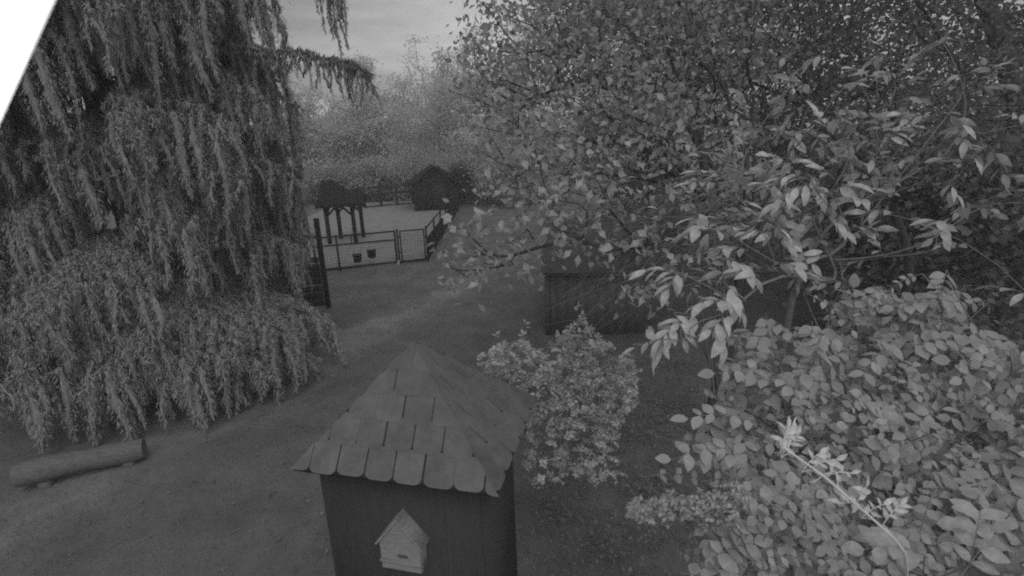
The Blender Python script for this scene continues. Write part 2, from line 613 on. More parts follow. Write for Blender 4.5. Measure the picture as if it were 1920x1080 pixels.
ROW, TAB = 0.190, 0.216
for fi in range(4):
    p0, p1 = c4[fi], c4[(fi + 1) % 4]
    ex = unit(p1 - p0)
    W = np.linalg.norm(p1 - p0)
    mid = (p0 + p1) / 2
    ey = apex - mid
    H = np.linalg.norm(ey)
    ey = ey / H
    en = np.cross(ex, ey)
    rows = int(H / ROW) + 1
    for r in range(rows):
        y0 = r * ROW - (0.018 if r == 0 else 0)
        off = (0.5 if r % 2 else 0.0) * TAB + 0.03 * math.sin(fi * 2 + 1)
        k0 = int(-W / 2 / TAB) - 2
        for k in range(k0, -k0 + 1):
            xa = k * TAB + off + 0.004 + random.uniform(-0.003, 0.003)
            xb = xa + TAB - (0.011 if random.random() < 0.3 else 0.003) + random.uniform(-0.002, 0.0)
            ya = y0 + random.uniform(-0.006, 0.006)
            yb = y0 + ROW + 0.035
            rc = 0.055
            pts = []
            for an in (180, 205, 230, 250, 270):
                pts.append((xa + rc + rc * math.cos(R(an)), ya + rc * 0.75 + rc * 0.75 * math.sin(R(an))))
            for an in (270, 290, 310, 335, 360):
                pts.append((xb - rc + rc * math.cos(R(an)), ya + rc * 0.75 + rc * 0.75 * math.sin(R(an))))
            pts += [(xb, yb), (xa, yb)]
            s = H / (W / 2)
            ext = 0.012
            pts = clip(pts, s, 1, H + ext)
            pts = clip(pts, -s, 1, H + ext) if len(pts) > 2 else []
            if len(pts) < 3:
                continue
            arx = sum(pts[i][0] * pts[(i + 1) % len(pts)][1] - pts[(i + 1) % len(pts)][0] * pts[i][1] for i in range(len(pts))) / 2
            if arx < 0.0012:
                continue
            lift0 = 0.005 + random.uniform(0, 0.003)
            top, bot = [], []
            for (x, y) in pts:
                t = (y - ya) / (ROW + 0.035)
                h = lift0 * (1 - t) + 0.004 * t
                q = mid + ex * x + ey * y
                top.append(q + en * (h + 0.002))
                bot.append(q + en * (h - 0.006))
            m = len(pts)
            mb = MB().add(top, [list(range(m))]).add(bot, [list(range(m))[::-1]])
            mb.add(top + bot, [[i, m + i, m + (i + 1) % m, (i + 1) % m] for i in range(m)])
            mb.build('shingle', M['shingle'], roof)

# nest box on the front wall
fw_pt = wc - hy * (wd / 2)
def on_front(px, py, proud=0.0):
    d = ray(px, py)
    p0 = fw_pt - hy * proud
    return CAM + d * (((p0 - CAM) @ hy) / (d @ hy))
nb0, nb1 = on_front(718, 1066, 0.11), on_front(791, 1073, 0.11)
nw = np.linalg.norm(nb1 - nb0)
nbc = (nb0 + nb1) / 2
top = on_front(747, 974, 0.11)
nh = top[2] - nbc[2]
side_h = nh * 0.52
dep = 0.11
bz = nbc[2]
nbase = nbc + hy * (0.11 - dep / 2)
box = empty('nest_box', nbase, 'pale wooden house-shaped nest box hung on the dark hut wall', 'nest box')
def nb(x, y, z):
    return nbase + hx * x + hy * y + hz * z
hw2 = nw / 2
def slab(poly, y0, y1):
    m = len(poly)
    a = [nb(x, y0, z) for x, z in poly]
    b = [nb(x, y1, z) for x, z in poly]
    return MB().add(a, [list(range(m))]).add(b, [list(range(m))[::-1]]).add(a + b, [[i, m + i, m + (i + 1) % m, (i + 1) % m] for i in range(m)])
gable = [(-hw2, 0.0), (hw2, 0.0), (hw2, side_h), (0, nh - 0.02), (-hw2, side_h)]
fr = slab(gable, -dep / 2, -dep / 2 + 0.014).build('front_panel', M['box_wood'], box)
slab(gable, dep / 2 - 0.014, dep / 2).build('back_panel', M['box_wood'], box)
for s in (-1, 1):
    slab([(s * hw2 - 0.006, 0.002), (s * hw2 + 0.006, 0.002), (s * hw2 + 0.006, side_h - 0.004), (s * hw2 - 0.006, side_h - 0.004)], -dep / 2 + 0.016, dep / 2 - 0.016).build('side_panel', M['box_wood'], box)
slab([(-hw2 + 0.008, 0.0), (hw2 - 0.008, 0.0), (hw2 - 0.008, 0.012), (-hw2 + 0.008, 0.012)], -dep / 2 + 0.016, dep / 2 - 0.016).build('floor_panel', M['box_wood'], box)
sl = math.atan2(nh - 0.02 - side_h, hw2)
for s in (-1, 1):
    e = np.array([hw2 + 0.022, side_h - 0.022 * math.tan(sl)])
    t_ = np.array([0.0, nh - 0.02])
    th = 0.014
    nrm = np.array([math.sin(sl), math.cos(sl)]) * th
    a, b = e, t_
    pl = [(s * a[0], a[1]), (s * b[0], b[1]), (s * b[0], b[1] + th / math.cos(sl)), (s * (a[0] + nrm[0]), a[1] + nrm[1])]
    if s > 0: pl = pl[::-1]
    slab([(x, z + 0.002) for x, z in pl], -dep / 2 - 0.015, dep / 2 + 0.0).build('roof_board', M['box_wood'], box)
slab([(-hw2 - 0.004, 0.075), (hw2 + 0.004, 0.075), (hw2 + 0.004, 0.088), (-hw2 - 0.004, 0.088)], -dep / 2 - 0.02, -dep / 2 - 0.002).build('ledge', M['box_wood'], box)
slab([(-0.02, 0.115), (0.055, 0.115), (0.055, 0.142), (-0.02, 0.142)], -dep / 2 - 0.003, -dep / 2 + 0.01).build('entrance_slot', M['slot'], box)

# ================================================================== white board close to the lens
w0, w1 = at(102, 0, 0.20), at(0, 222, 0.18)
wd_ = unit(w1 - w0)
wout = np.cross(wd_, ray(40, 60))
wout = unit(wout * np.sign(-(wout @ RIGHT)))
wout = unit(wout - wd_ * (wout @ wd_))
wn_ = np.cross(wd_, wout)
wb = empty('barge_board', (w0 + w1) / 2, 'blown out white painted roof board close up in the top left corner', 'board')
MB().box((w0 + w1) / 2 + wout * 0.06, (0.6, 0.12, 0.018), (wd_, wout, wn_)).build('board', M['white'], wb)
MB().box((w0 + w1) / 2 + wout * 0.012 + wn_ * (0.0125 if wn_ @ FWD > 0 else -0.0125), (0.6, 0.02, 0.007), (wd_, wout, wn_)).build('edge_trim', M['white'], wb)

# ================================================================== log bench at left
la, lb = on_z(30, 893, 0.2), on_z(270, 838, 0.2)
lg = empty('log_bench', ((la[0] + lb[0]) / 2, (la[1] + lb[1]) / 2, 0), 'long pale barkless log resting on two stumps below the weeping spruce', 'log bench')
m_ = 14
ts = np.linspace(0, 1, m_)
pts = la + (lb - la) * ts[:, None]
pts = pts + np.array([0.0, 0.0, 1.0]) * (0.018 * np.sin(ts * 5))[:, None]
rr = 0.15 + 0.010 * np.sin(ts * 9) + 0.006 * np.sin(ts * 31) + 0.012 * (0.5 - ts)
rr[0] *= 0.93
rr[-1] *= 0.93
MB().tube(pts, rr, 20).build('log', M['log_bark'], lg, smooth=False)
for t in (0.2, 0.86):
    p = la + (lb - la) * t
    p = p + np.array([0.02, -0.05, 0])
    MB().tube([(p[0], p[1], -0.03), (p[0], p[1], 0.05), (p[0], p[1], 0.08)], [0.085, 0.08, 0.075], 14).build('stump', M['log_bark'], lg)

# ================================================================== weeping spruce
TB = np.array([-7.15, 9.7, 0.0])
spruce = empty('weeping_spruce', TB, 'huge weeping spruce with drooping curtains of needles filling the left side', 'tree')
tz = np.linspace(0, 13, 16)
MB().tube(np.stack([TB[0] + 0.1 * np.sin(tz * 0.5), TB[1] + 0.08 * np.cos(tz * 0.6), tz - 0.05], 1), 0.34 * (1 - tz / 14) + 0.03, 12).build('trunk', M['bark'], spruce, smooth=True)

NEEDLE_TRI = (np.array([(0, -0.125, 0), (0, 0.125, 0), (1, 0, 0)]), np.array([[0, 1, 2]]))
def tails(mb, roots, lens, rads):
    """hanging branchlets: a tufted, ragged core thick with needles, and a fringe of needle sprays round it"""
    m, k = 11, 7
    n = len(roots)
    u = np.linspace(0, 1, m)
    prof_ = np.sin(math.pi * (0.06 + 0.92 * u ** 0.8)) ** 0.75
    saw = 1 + 0.24 * np.where(np.arange(m) % 2 == 0, -1, 1)
    an = np.arange(k) * 2 * math.pi / k
    jit = 1 + rng.normal(size=(n, m, k)) * 0.28
    rr = np.clip(0.42 * rads[:, None, None] * (prof_ * saw)[None, :, None] * jit, 0.004, None)
    sway = rng.normal(size=(n, 2)) * 0.07
    ph = rng.random((n, 1)) * 6
    bend = 0.035 * np.sin(ph + u[None, :] * 5)
    X = roots[:, None, None, 0] + (sway[:, None, 0] * u + bend)[:, :, None] + rr * np.cos(an)
    Y = roots[:, None, None, 1] + (sway[:, None, 1] * u)[:, :, None] + rr * np.sin(an)
    Z = roots[:, None, None, 2] + 0.05 - (lens[:, None] + 0.05)[:, :, None] * u[None, :, None] + rng.normal(size=(n, m, k)) * 0.03
    V = np.stack([X, Y, Z], -1)
    idx = np.arange(m * k).reshape(m, k)
    F = np.stack([idx[:-1], np.roll(idx, -1, 1)[:-1], np.roll(idx, -1, 1)[1:], idx[1:]], -1).reshape(-1, 4)
    mb.add(V.reshape(-1, 3), (F[None] + (np.arange(n) * m * k)[:, None, None]).reshape(-1, 4))
    # fringe
    q = np.maximum(40, (lens * rads * 3000).astype(int))
    own = np.repeat(np.arange(n), q)
    c = len(own)
    uu = rng.random(c)
    a = rng.random(c) * 2 * math.pi
    R_ = rads[own] * np.interp(uu, u, prof_) * np.sqrt(rng.uniform(0.08, 1.5, c))
    P = np.stack([roots[own, 0] + sway[own, 0] * uu + 0.035 * np.sin(ph[own, 0] + uu * 5) + R_ * np.cos(a), roots[own, 1] + sway[own, 1] * uu + R_ * np.sin(a), roots[own, 2] + 0.05 - (lens[own] + 0.05) * uu], 1)
    o = np.stack([np.cos(a), np.sin(a), np.zeros(c)], 1)
    D = unit(o * rng.uniform(0.2, 1.0, (c, 1)) + np.array([0, 0, -1.0]) + rng.normal(size=(c, 3)) * 0.2)
    scatter(mb, NEEDLE_TRI, P, D, o + np.array([0, 0, 0.4]) + rng.normal(size=(c, 3)) * 0.3, rng.uniform(0.04, 0.085, c))

def bough(start, dirv, L, lift, droop, fan, strand_len, dens, fat=(0.06, 0.14)):
    """a drooping limb, side branches on it, and needle tails hanging from both"""
    dirv = unit(np.asarray(dirv, float) * np.array([1, 1, 0]))
    side = np.array([-dirv[1], dirv[0], 0])
    ts = np.linspace(0, 1, 14)
    wob = rng.normal() * 0.12
    def pt(t):
        t = np.asarray(t)[..., None]
        return start + dirv * L * t * (1 - 0.12 * t * t) + side * wob * np.sin(t * 3) + np.array([0, 0, 1.0]) * (lift * t - droop * t ** 2.3 + 0.02 * np.sin(t * 17))
    limb = MB()
    limb.tube(pt(ts), 0.028 * (1 - ts) ** 0.7 * (0.5 + L / 5) + 0.003, 6, cap=False)
    roots, hl, tops = [], [], []
    ns = int(4 + 4 * L)
    for k in range(ns):
        t = 0.2 + 0.8 * (k + rng.random()) / ns
        s = 1 if k % 2 else -1
        l = min(1.1, fan * L * (0.35 + 0.65 * math.sin(math.pi * min(1, 1.05 - t * 0.9))) * rng.uniform(0.6, 1.2))
        a = pt(np.array(t))
        d = unit(side * s * 0.85 + dirv * 0.75)
        us = np.linspace(0, 1, 5)
        q = a + d * l * us[:, None] + np.array([0, 0, -1.0]) * (0.45 * l * us ** 2)[:, None]
        limb.tube(q, 0.009 * (1 - us) + 0.002, 4, cap=False)
        us = rng.random(int(l * 260))[:, None]
        tops.append(a + d * l * us - np.array([0, 0, 0.45]) * l * us ** 2)
        m = max(1, int(round(l * dens)))
        for u in (np.arange(m) + rng.random(m)) / m:
            roots.append(a + d * l * u + np.array([0, 0, -0.45 * l * u * u]))
            hl.append(rng.uniform(0.7, 1.1))
    m = int(L * dens)
    for t in 0.15 + 0.85 * (np.arange(m) + rng.random(m)) / m:
        roots.append(pt(np.array(t)))
        hl.append(rng.uniform(0.9, 1.3) * (1.0 if t > 0.3 else 0.7))
    roots = np.array(roots)
    hl = np.array(hl) * rng.uniform(strand_len[0], strand_len[1], len(roots)) * rng.choice([0.45, 1.0, 1.25], len(roots), p=[0.3, 0.5, 0.2])
    hl = np.minimum(hl, np.maximum(0.1, roots[:, 2] - np.abs(rng.normal(size=len(roots))) * 0.24))
    rads = rng.uniform(fat[0], fat[1], len(roots)) * np.clip(0.55 + 0.5 * hl, 0.5, 1.15)
    nm = MB()
    tails(nm, roots, hl, rads)
    # needles along the limb and its side branches
    tops.append(pt(rng.random(int(L * 420))))
    p = np.concatenate(tops)
    c = len(p)
    p = p + rng.normal(size=(c, 3)) * 0.02
    dd = unit(dirv * 0.5 + rng.normal(size=(c, 3)) * 0.6 + np.array([0, 0, 1.0]) * rng.uniform(-1.0, 0.25, (c, 1)))
    scatter(nm, NEEDLE_TRI, p, dd, np.array([0, 0, 1.0]) + rng.normal(size=(c, 3)) * 0.5, rng.uniform(0.05, 0.11, c))
    o = limb.build('bough', M['spruce_wood'], spruce)
    tag(nm.build('needle_curtain', M['spruce'], o), kind='stuff')

def prof(z):
    return np.interp(z, [0, 1.2, 3, 5, 7, 9, 12], [2.9, 3.35, 3.5, 3.4, 3.25, 3.1, 1.7])
zz = []
z = 1.5
while z < 11.2:
    zz.append(z)
    z += 0.15
to_cam = math.atan2(-TB[1], -TB[0])
for i, z in enumerate(zz):
    az = to_cam + (((i * 0.381966) % 1.0) * 2 - 1) * R(125) + rng.normal() * 0.1
    L = prof(z) * rng.uniform(0.66, 1.05)
    if 1.0 < z < 2.2 and abs(((az + math.pi) % (2 * math.pi)) - math.pi) < R(50):
        L *= 0.82
    st = TB + np.array([0, 0, z])
    bough(st, (math.cos(az), math.sin(az), 0), L, rng.uniform(0.2, 0.75), rng.uniform(0.7, 1.35), 0.33, (0.5, 1.35) if z > 1.5 else (0.3, 0.8), 4.2)
# the full shoulder of the crown on the gate side
for az, L, z in ((-8, 3.3, 8.9), (-28, 3.3, 8.2), (6, 3.2, 7.6), (-18, 3.4, 7.0), (-40, 3.3, 6.5), (2, 3.3, 6.2), (-12, 3.1, 9.6), (-60, 3.2, 7.6), (-85, 3.2, 8.4), (-110, 3.2, 7.2)):
    bough(TB + np.array([0, 0, z]), (math.cos(R(az)), math.sin(R(az)), 0), L, 0.45, 0.9, 0.33, (0.5, 1.3), 4.2)
# low skirts sweeping the grass towards the camera and the gate
for az, L, z in ((-62, 3.4, 1.9), (-48, 3.5, 2.1), (-34, 3.8, 1.8), (-20, 3.75, 1.75), (-76, 3.3, 1.8), (-92, 3.2, 2.0), (-5, 3.3, 1.5), (-27, 3.6, 1.35), (-42, 3.7, 1.4)):
    bough(TB + np.array([0, 0, z]), (math.cos(R(az)), math.sin(R(az)), 0), L, 0.35, 0.9, 0.33, (0.8, 1.5), 4.2)
# two free limbs reaching into the sky on the right
s0 = on_y(420, 92, 9.0)
e0 = on_y(700, 132, 9.0)
bough(s0, (e0 - s0) * np.array([1, 1, 0]), np.linalg.norm((e0 - s0)[:2]) * 1.12, (e0 - s0)[2] * 0.2, 0.38, 0.05, (0.2, 0.62), 14, (0.024, 0.048))
s0 = on_y(575, -70, 8.6)
e0 = on_y(628, -40, 8.6)
bough(s0, (e0 - s0) * np.array([1, 1, 0]), np.linalg.norm((e0 - s0)[:2]) * 1.15, 0.05, 0.25, 0.55, (0.3, 0.95), 26, (0.022, 0.05))

# ================================================================== dark board fence behind the spruce
p0 = on_z(616, 576)
p1 = p0 + np.array([-2.3, -0.25, 0.0])
bf = empty('board_fence', (p0[0], p0[1], 0), 'dark tall post with broken horizontal boards beside the spruce', 'fence')
MB().box(p0 + hz * 1.18, (0.11, 0.11, 2.44)).build('post', M['dark_wood'], bf)
MB().box(p1 + hz * 0.75, (0.11, 0.11, 1.6)).build('post', M['dark_wood'], bf)
for z, t0, t1, hgt in ((0.16, 0, 0.5, 0.18), (0.36, 0, 1, 0.18), (0.55, 0, 1, 0.17), (0.75, 0, 0.8, 0.18), (0.94, 0, 1, 0.17), (1.14, 0, 1, 0.18), (1.33, 0, 1, 0.15), (1.95, 0.0, 0.35, 0.1)):
    a = p0 + (p1 - p0) * t0 + hz * z + np.array([-0.06, -0.075, 0])
    b = p0 + (p1 - p0) * t1 + hz * (z + random.uniform(-0.03, 0.03)) + np.array([0, -0.075, 0])
    MB().bar(a, b, 0.03, hgt).build('board', M['dark_wood'], bf)

# ================================================================== paddock: wire fence, gate, side fence
gL, gR = on_z(747, 495), on_z(803, 489)
fx = unit((gR - gL) * np.array([1, 1, 0]))
fy = np.array([-fx[1], fx[0], 0])
FH = 1.22
fl = gL - fx * 2.75
wf = empty('wire_fence', (gL[0], gL[1], 0), 'low wire mesh fence with two dark rails left of the gate', 'fence')
for t in (-0.03, -2.0, -2.75):
    MB().box(gL + fx * t + hz * (FH / 2 - 0.02), (0.07, 0.07, FH + 0.04), (fx, fy, hz)).build('post', M['metal'], wf)
MB().box(gL - fx * 0.55 * 2.75 + hz * 1.05, (0.035, 0.035, 0.3), (fx, fy, hz)).build('post', M['metal'], wf)
for z in (FH - 0.03, 0.89):
    MB().bar(gL - fx * 0.065 + hz * z, fl + fx * 0.035 + hz * z, 0.05, 0.05).build('rail', M['metal'], wf)
def wiremesh(a, b, z0, z1, sp, r):
    mb = MB()
    L = np.linalg.norm(b - a)
    d = (b - a) / L
    for k in range(int(L / sp) + 1):
        p = a + d * k * sp
        mb.tube([p + hz * z0, p + hz * z1], r, 3, cap=False)
    k = 0
    while z0 + k * sp <= z1:
        mb.tube([a + hz * (z0 + k * sp) - fy * r * 2, b + hz * (z0 + k * sp) - fy * r * 2], r, 3, cap=False)
        k += 1
    return mb
tag(wiremesh(fl, gL - fx * 0.07, 0.06, 0.87, 0.095, 0.005).build('wire_mesh', M['wire'], wf), kind='stuff')

gate = empty('wire_gate', (gL[0], gL[1], 0), 'closed framed wire mesh gate between its two dark posts', 'gate')
for p in (gL + fx * 0.06, gR):
    MB().box(p + hz * (FH / 2 + 0.01), (0.06, 0.06, FH + 0.08), (fx, fy, hz)).build('post', M['metal'], gate)
g0, g1 = gL + fx * 0.15, gR - fx * 0.085
for p in (g0, g1):
    MB().box(p + hz * 0.63, (0.045, 0.04, 1.14), (fx, fy, hz)).build('frame_upright', M['metal'], gate)
for z in (0.085, 1.175):
    MB().bar(g0 + fx * 0.024 + hz * z, g1 - fx * 0.024 + hz * z, 0.038, 0.045).build('frame_bar', M['metal'], gate)
tag(wiremesh(g0 + fx * 0.05, g1 - fx * 0.04, 0.11, 1.15, 0.095, 0.006).build('wire_mesh', M['wire'], gate), kind='stuff')
for z in (0.42, 0.98):
    MB().box(gL + fx * 0.105 + hz * z - fy * 0.035, (0.09, 0.03, 0.05), (fx, fy, hz)).build('hinge', M['metal'], gate)
MB().box(g1 + fx * 0.045 + hz * 0.9 - fy * 0.04, (0.1, 0.035, 0.05), (fx, fy, hz)).build('latch', M['metal'], gate)

for (px, py, lab) in ((670, 484, 'dark bucket hung on the wire fence, lower and left one'), (697, 476, 'dark bucket hung on the wire fence, nearer the gate')):
    d = ray(px, py)
    q = CAM + d * (((gL - CAM) @ fy - 0.12) / (d @ fy))
    bk = empty('planter_bucket', q - hz * 0.13, lab, 'bucket', 'buckets on the wire fence')
    hgt = 0.27
    a, b = q - hz * hgt / 2, q + hz * hgt / 2
    MB().tube([a, a + hz * 0.005, b - hz * 0.03, b - hz * 0.03, b], [0.125, 0.13, 0.15, 0.165, 0.165], 16).build('body', M['plastic'], bk)
    an = np.linspace(0, math.pi, 9)
    MB().tube(np.stack([q[0] + 0.15 * np.cos(an), np.full(9, q[1] + 0.06), b[2] + 0.02 + 0.1 * np.sin(an)], 1), 0.006, 4).build('handle', M['wire'], bk)

sf = empty('side_fence', (gR[0], gR[1], 0), 'dark boarded side fence running from the gate back to the far shed', 'fence')
s1 = np.array([-3.15, 31.5, 0])
sdir = unit(s1 - gR)
sn = np.array([-sdir[1], sdir[0], 0])
SL = np.linalg.norm(s1 - gR)
npost = 6
for k in range(1, npost + 1):
    MB().box(gR + sdir * SL * k / npost + hz * 0.62, (0.07, 0.07, 1.28), (sdir, sn, hz)).build('post', M['metal'], sf)
for k in range(npost):
    a, b = gR + sdir * (SL * k / npost + 0.04), gR + sdir * (SL * (k + 1) / npost - 0.04)
    MB().bar(a + hz * 1.2, b + hz * 1.2, 0.045, 0.045).build('rail', M['metal'], sf)
    for j in range(4):
        MB().bar(a + hz * (0.13 + 0.2 * j) + sn * 0.01, b + hz * (0.13 + 0.2 * j) + sn * 0.01, 0.025, 0.18).build('board', M['black_wood'], sf)

pg = MB().add([fl + fy * 0.15 + hz * 0.075, gR + fy * 0.15 - fx * 0.05 + hz * 0.075, s1 + sn * 0.2 + hz * 0.06, np.array([-3.3, 37.5, 0.06]), np.array([-12.5, 37.5, 0.06]), np.array([-11.5, 18.2, 0.075])], [[0, 1, 2, 3, 4, 5]])
tag(pg.build('paddock_ground', M['sand']), kind='structure')

# ================================================================== open shelter in the paddock
q = {'fr': on_z(668, 457), 'bl': on_z(640, 450), 'br': on_z(682, 447)}
q['fl'] = q['bl'] + (q['fr'] - q['br']) + np.array([-0.1, 0, 0])
pc = sum(q.values()) / 4
pv = empty('open_shelter', (pc[0], pc[1], 0), 'small dark open shelter with sagging roof on four braced posts', 'shelter')
PH = 1.75
for k, p in q.items():
    MB().box(p + hz * (PH / 2 - 0.02), (0.14, 0.14, PH)).build('post', M['black_wood'], pv)
pairs = (('fl', 'fr'), ('bl', 'br'), ('fl', 'bl'), ('fr', 'br'))
for a, b in pairs:
    d = unit(q[b] - q[a])
    MB().bar(q[a] + hz * (PH - 0.06) + d * 0.072, q[b] + hz * (PH - 0.06) - d * 0.072, 0.11, 0.12).build('beam', M['black_wood'], pv)
    for s, e in ((q[a], d), (q[b], -d)):
        MB().bar(s + e * 0.05 + hz * (PH - 0.48), s + e * 0.40 + hz * (PH - 0.12), 0.07, 0.08).build('brace', M['black_wood'], pv)
rx = unit(q['fr'] - q['fl'])
ry = np.array([-rx[1], rx[0], 0])
rf = MB()
gx = np.linspace(-1.0, 0.98, 21)
gy = np.linspace(-1, 1, 13)
Vr = []
for x in gx:
    for y in gy:
        ridge = 1.0 - 0.34 * math.exp(-((x - 0.2) / 0.45) ** 2) - 0.2 * max(0, x) - 0.22 * abs(x + 0.35) ** 2
        zt = ridge * (1 - abs(y)) ** 0.8
        xx_ = x * (1 + 0.06 * math.sin(5 * y))
        hip = max(0, (abs(x) - 0.78) / 0.22)
        zt *= 1 - 0.55 * hip ** 1.5
        Vr.append(pc + rx * (xx_ * 0.98) + ry * y * 0.95 + hz * (PH + 0.03 + zt + 0.03 * math.sin(x * 13 + y * 7)))
nn = len(gy)
Vb = [v - hz * 0.14 if abs(gy[i % nn]) > 0.9 or i // nn in (0, 20) else v - hz * 0.10 for i, v in enumerate(Vr)]
Fr = [[i * nn + j, (i + 1) * nn + j, (i + 1) * nn + j + 1, i * nn + j + 1] for i in range(20) for j in range(nn - 1)]
rf.add(Vr, Fr).add(Vb, [f[::-1] for f in Fr])
nv = len(Vr)
ring = [j for j in range(nn)] + [i * nn + nn - 1 for i in range(1, 21)] + [20 * nn + j for j in range(nn - 2, -1, -1)] + [i * nn for i in range(19, 0, -1)]
rf.add(Vr + Vb, [[ring[i], ring[(i + 1) % len(ring)], nv + ring[(i + 1) % len(ring)], nv + ring[i]] for i in range(len(ring))])
rf.build('roof', M['black_wood'], pv)

# ================================================================== far shed
s0 = on_z(779, 398)
fs = empty('paddock_shed', (s0[0] + 1.4, s0[1] + 1.3, 0), 'dark wooden shed with hipped roof at the back of the paddock', 'shed')
SW, SD, SE, SR = 2.9, 2.6, 1.75, 2.75
x0, y0 = s0[0], s0[1]
def wallboards(nm, a, b, z0, z1):
    mb = MB()
    L = np.linalg.norm(b - a)
    d = (b - a) / L
    nrm = np.array([d[1], -d[0], 0])
    k = int(L / 0.16)
    for i in range(k):
        c = a + d * (i + 0.5) * L / k + hz * (z0 + z1) / 2 + nrm * random.uniform(0, 0.008)
        mb.box(c, (L / k - 0.008, 0.03, z1 - z0), (d, nrm, hz))
    return mb.build(nm, M['black_wood'], fs)
SW = 2.55
P4 = [np.array([x0, y0, 0]), np.array([x0 + SW, y0 + 0.5, 0]), np.array([x0 + SW - 0.1, y0 + SD, 0]), np.array([x0 - 0.1, y0 + SD, 0])]
for i in range(4):
    d = unit(P4[(i + 1) % 4] - P4[i])
    wallboards('wall', P4[i] + d * 0.02, P4[(i + 1) % 4] - d * 0.02, -0.05, SE)
dd = unit(P4[1] - P4[0])
nn_ = np.array([dd[1], -dd[0], 0])
ap = (P4[0] + P4[1]) / 2 + hz * 2.72
back = -nn_ * (SD + 0.25)
MB().add([P4[0] + hz * (SE + 0.003), P4[1] + hz * (SE + 0.003), ap - hz * 0.06], [[0, 1, 2]]).build('gable', M['black_wood'], fs)
MB().add([P4[3] + hz * (SE + 0.003), P4[2] + hz * (SE + 0.003), (P4[2] + P4[3]) / 2 + hz * 2.66], [[2, 1, 0]]).build('gable', M['black_wood'], fs)
for sgn, ov in ((-1, 0.55), (1, 0.25)):
    run = SW / 2
    pitch = (2.72 - SE) / run
    e_ = (P4[0] if sgn < 0 else P4[1]) + dd * sgn * ov + hz * (SE - ov * pitch * (0.55 if sgn < 0 else 1.0) + 0.03)
    f0, f1 = ap + nn_ * 0.25 + hz * 0.03, e_ + nn_ * 0.25
    q4 = [f0, f1, f1 + back - nn_ * 0.25, f0 + back - nn_ * 0.25]
    lo = [p - hz * 0.09 for p in q4]
    MB().add(q4 + lo, [[0, 1, 2, 3], [7, 6, 5, 4], [0, 4, 5, 1], [1, 5, 6, 2], [2, 6, 7, 3], [3, 7, 4, 0]]).build('roof_slope', M['black_wood'], fs)
MB().box(P4[0] + dd * 1.6 + hz * 0.8 + nn_ * 0.03, (0.8, 0.04, 1.55), (dd, nn_, hz)).build('door', M['dark_wood'], fs)

# back fence of the paddock
b0, b1 = on_z(685, 392), on_z(775, 384)
kf = empty('paddock_back_fence', (b0[0], b0[1], 0), 'dim post and rail fence at the back of the paddock left of the shed', 'fence')
kd = unit(b1 - b0)
KL = np.linalg.norm(b1 - b0)
for t in (0, 0.33, 0.66, 1.0):
    MB().box(b0 + kd * KL * t + hz * 0.7, (0.13, 0.13, 1.5)).build('post', M['dark_wood'], kf)
for z in (1.35, 0.95, 0.15):
    for k in range(3):
        MB().bar(b0 + kd * (KL * k / 3 + 0.07) + hz * z, b0 + kd * (KL * (k + 1) / 3 - 0.07) + hz * (z + random.uniform(-0.03, 0.03)), 0.05, 0.09).build('rail', M['dark_wood'], kf)

# ================================================================== board shed behind the fruit tree
c0 = on_z(1027, 625)
bs = empty('garden_shed', (c0[0] + 1.5, c0[1] + 1, 0), 'low dark board shed with felt roof half hidden behind the fruit tree', 'shed')
BW, BD, BE, BR_ = 2.1, 2.4, 1.42, 2.35
kx = unit(np.array([1.0, -0.12, 0]))
ky = np.array([-kx[1], kx[0], 0])
nb_ = 10
for i in range(nb_):
    w_ = BW / nb_
    MB().box(c0 + kx * w_ * (i + 0.5) + hz * (BE / 2 - 0.02) - ky * random.uniform(0.0, 0.002), (w_ - 0.002, 0.028, BE), (kx, ky, hz)).build('board', M['board'], bs)
for i in range(9):
    w_ = BD / 9
    MB().box(c0 + ky * (0.02 + w_ * (i + 0.5)) + hz * (BE / 2 - 0.02), (0.028, w_ - 0.002, BE), (kx, ky, hz)).build('board', M['board'], bs)
MB().box(c0 + kx * BW + ky * (BD / 2 + 0.02) + hz * BE / 2, (0.03, BD, BE - 0.03), (kx, ky, hz)).build('end_wall', M['board'], bs)
MB().box(c0 + kx * BW / 2 + ky * (BD + 0.05) + hz * BE / 2, (BW, 0.03, BE - 0.03), (kx, ky, hz)).build('back_wall', M['board'], bs)
MB().box(c0 - kx * 0.0 - ky * 0.02 + hz * BE / 2, (0.09, 0.09, BE + 0.02), (kx, ky, hz)).build('corner_post', M['board'], bs)
ea = c0 - kx * 0.12 - ky * 0.2 + hz * (BE + 0.02)
eb = ea + kx * (BW + 0.24)
ra = c0 - kx * 0.12 + ky * BD / 2 + hz * BR_
rb = ra + kx * (BW + 0.24)
ba = c0 - kx * 0.12 + ky * (BD + 0.2) + hz * (BE + 0.02)
bb = ba + kx * (BW + 0.24)
MB().add([ea, eb, rb, ra, bb, ba], [[0, 1, 2, 3], [3, 2, 4, 5]]).add([p - hz * 0.05 for p in (ea, eb, rb, ra, bb, ba)], [[3, 2, 1, 0], [5, 4, 2, 3]]).build('roof', M['felt'], bs)
MB().add([c0 + ky * 0.02 + hz * (BE - 0.02), c0 + ky * BD + hz * (BE - 0.02), c0 + ky * BD / 2 + hz * (BR_ - 0.06)], [[0, 1, 2]]).build('gable', M['board'], bs)

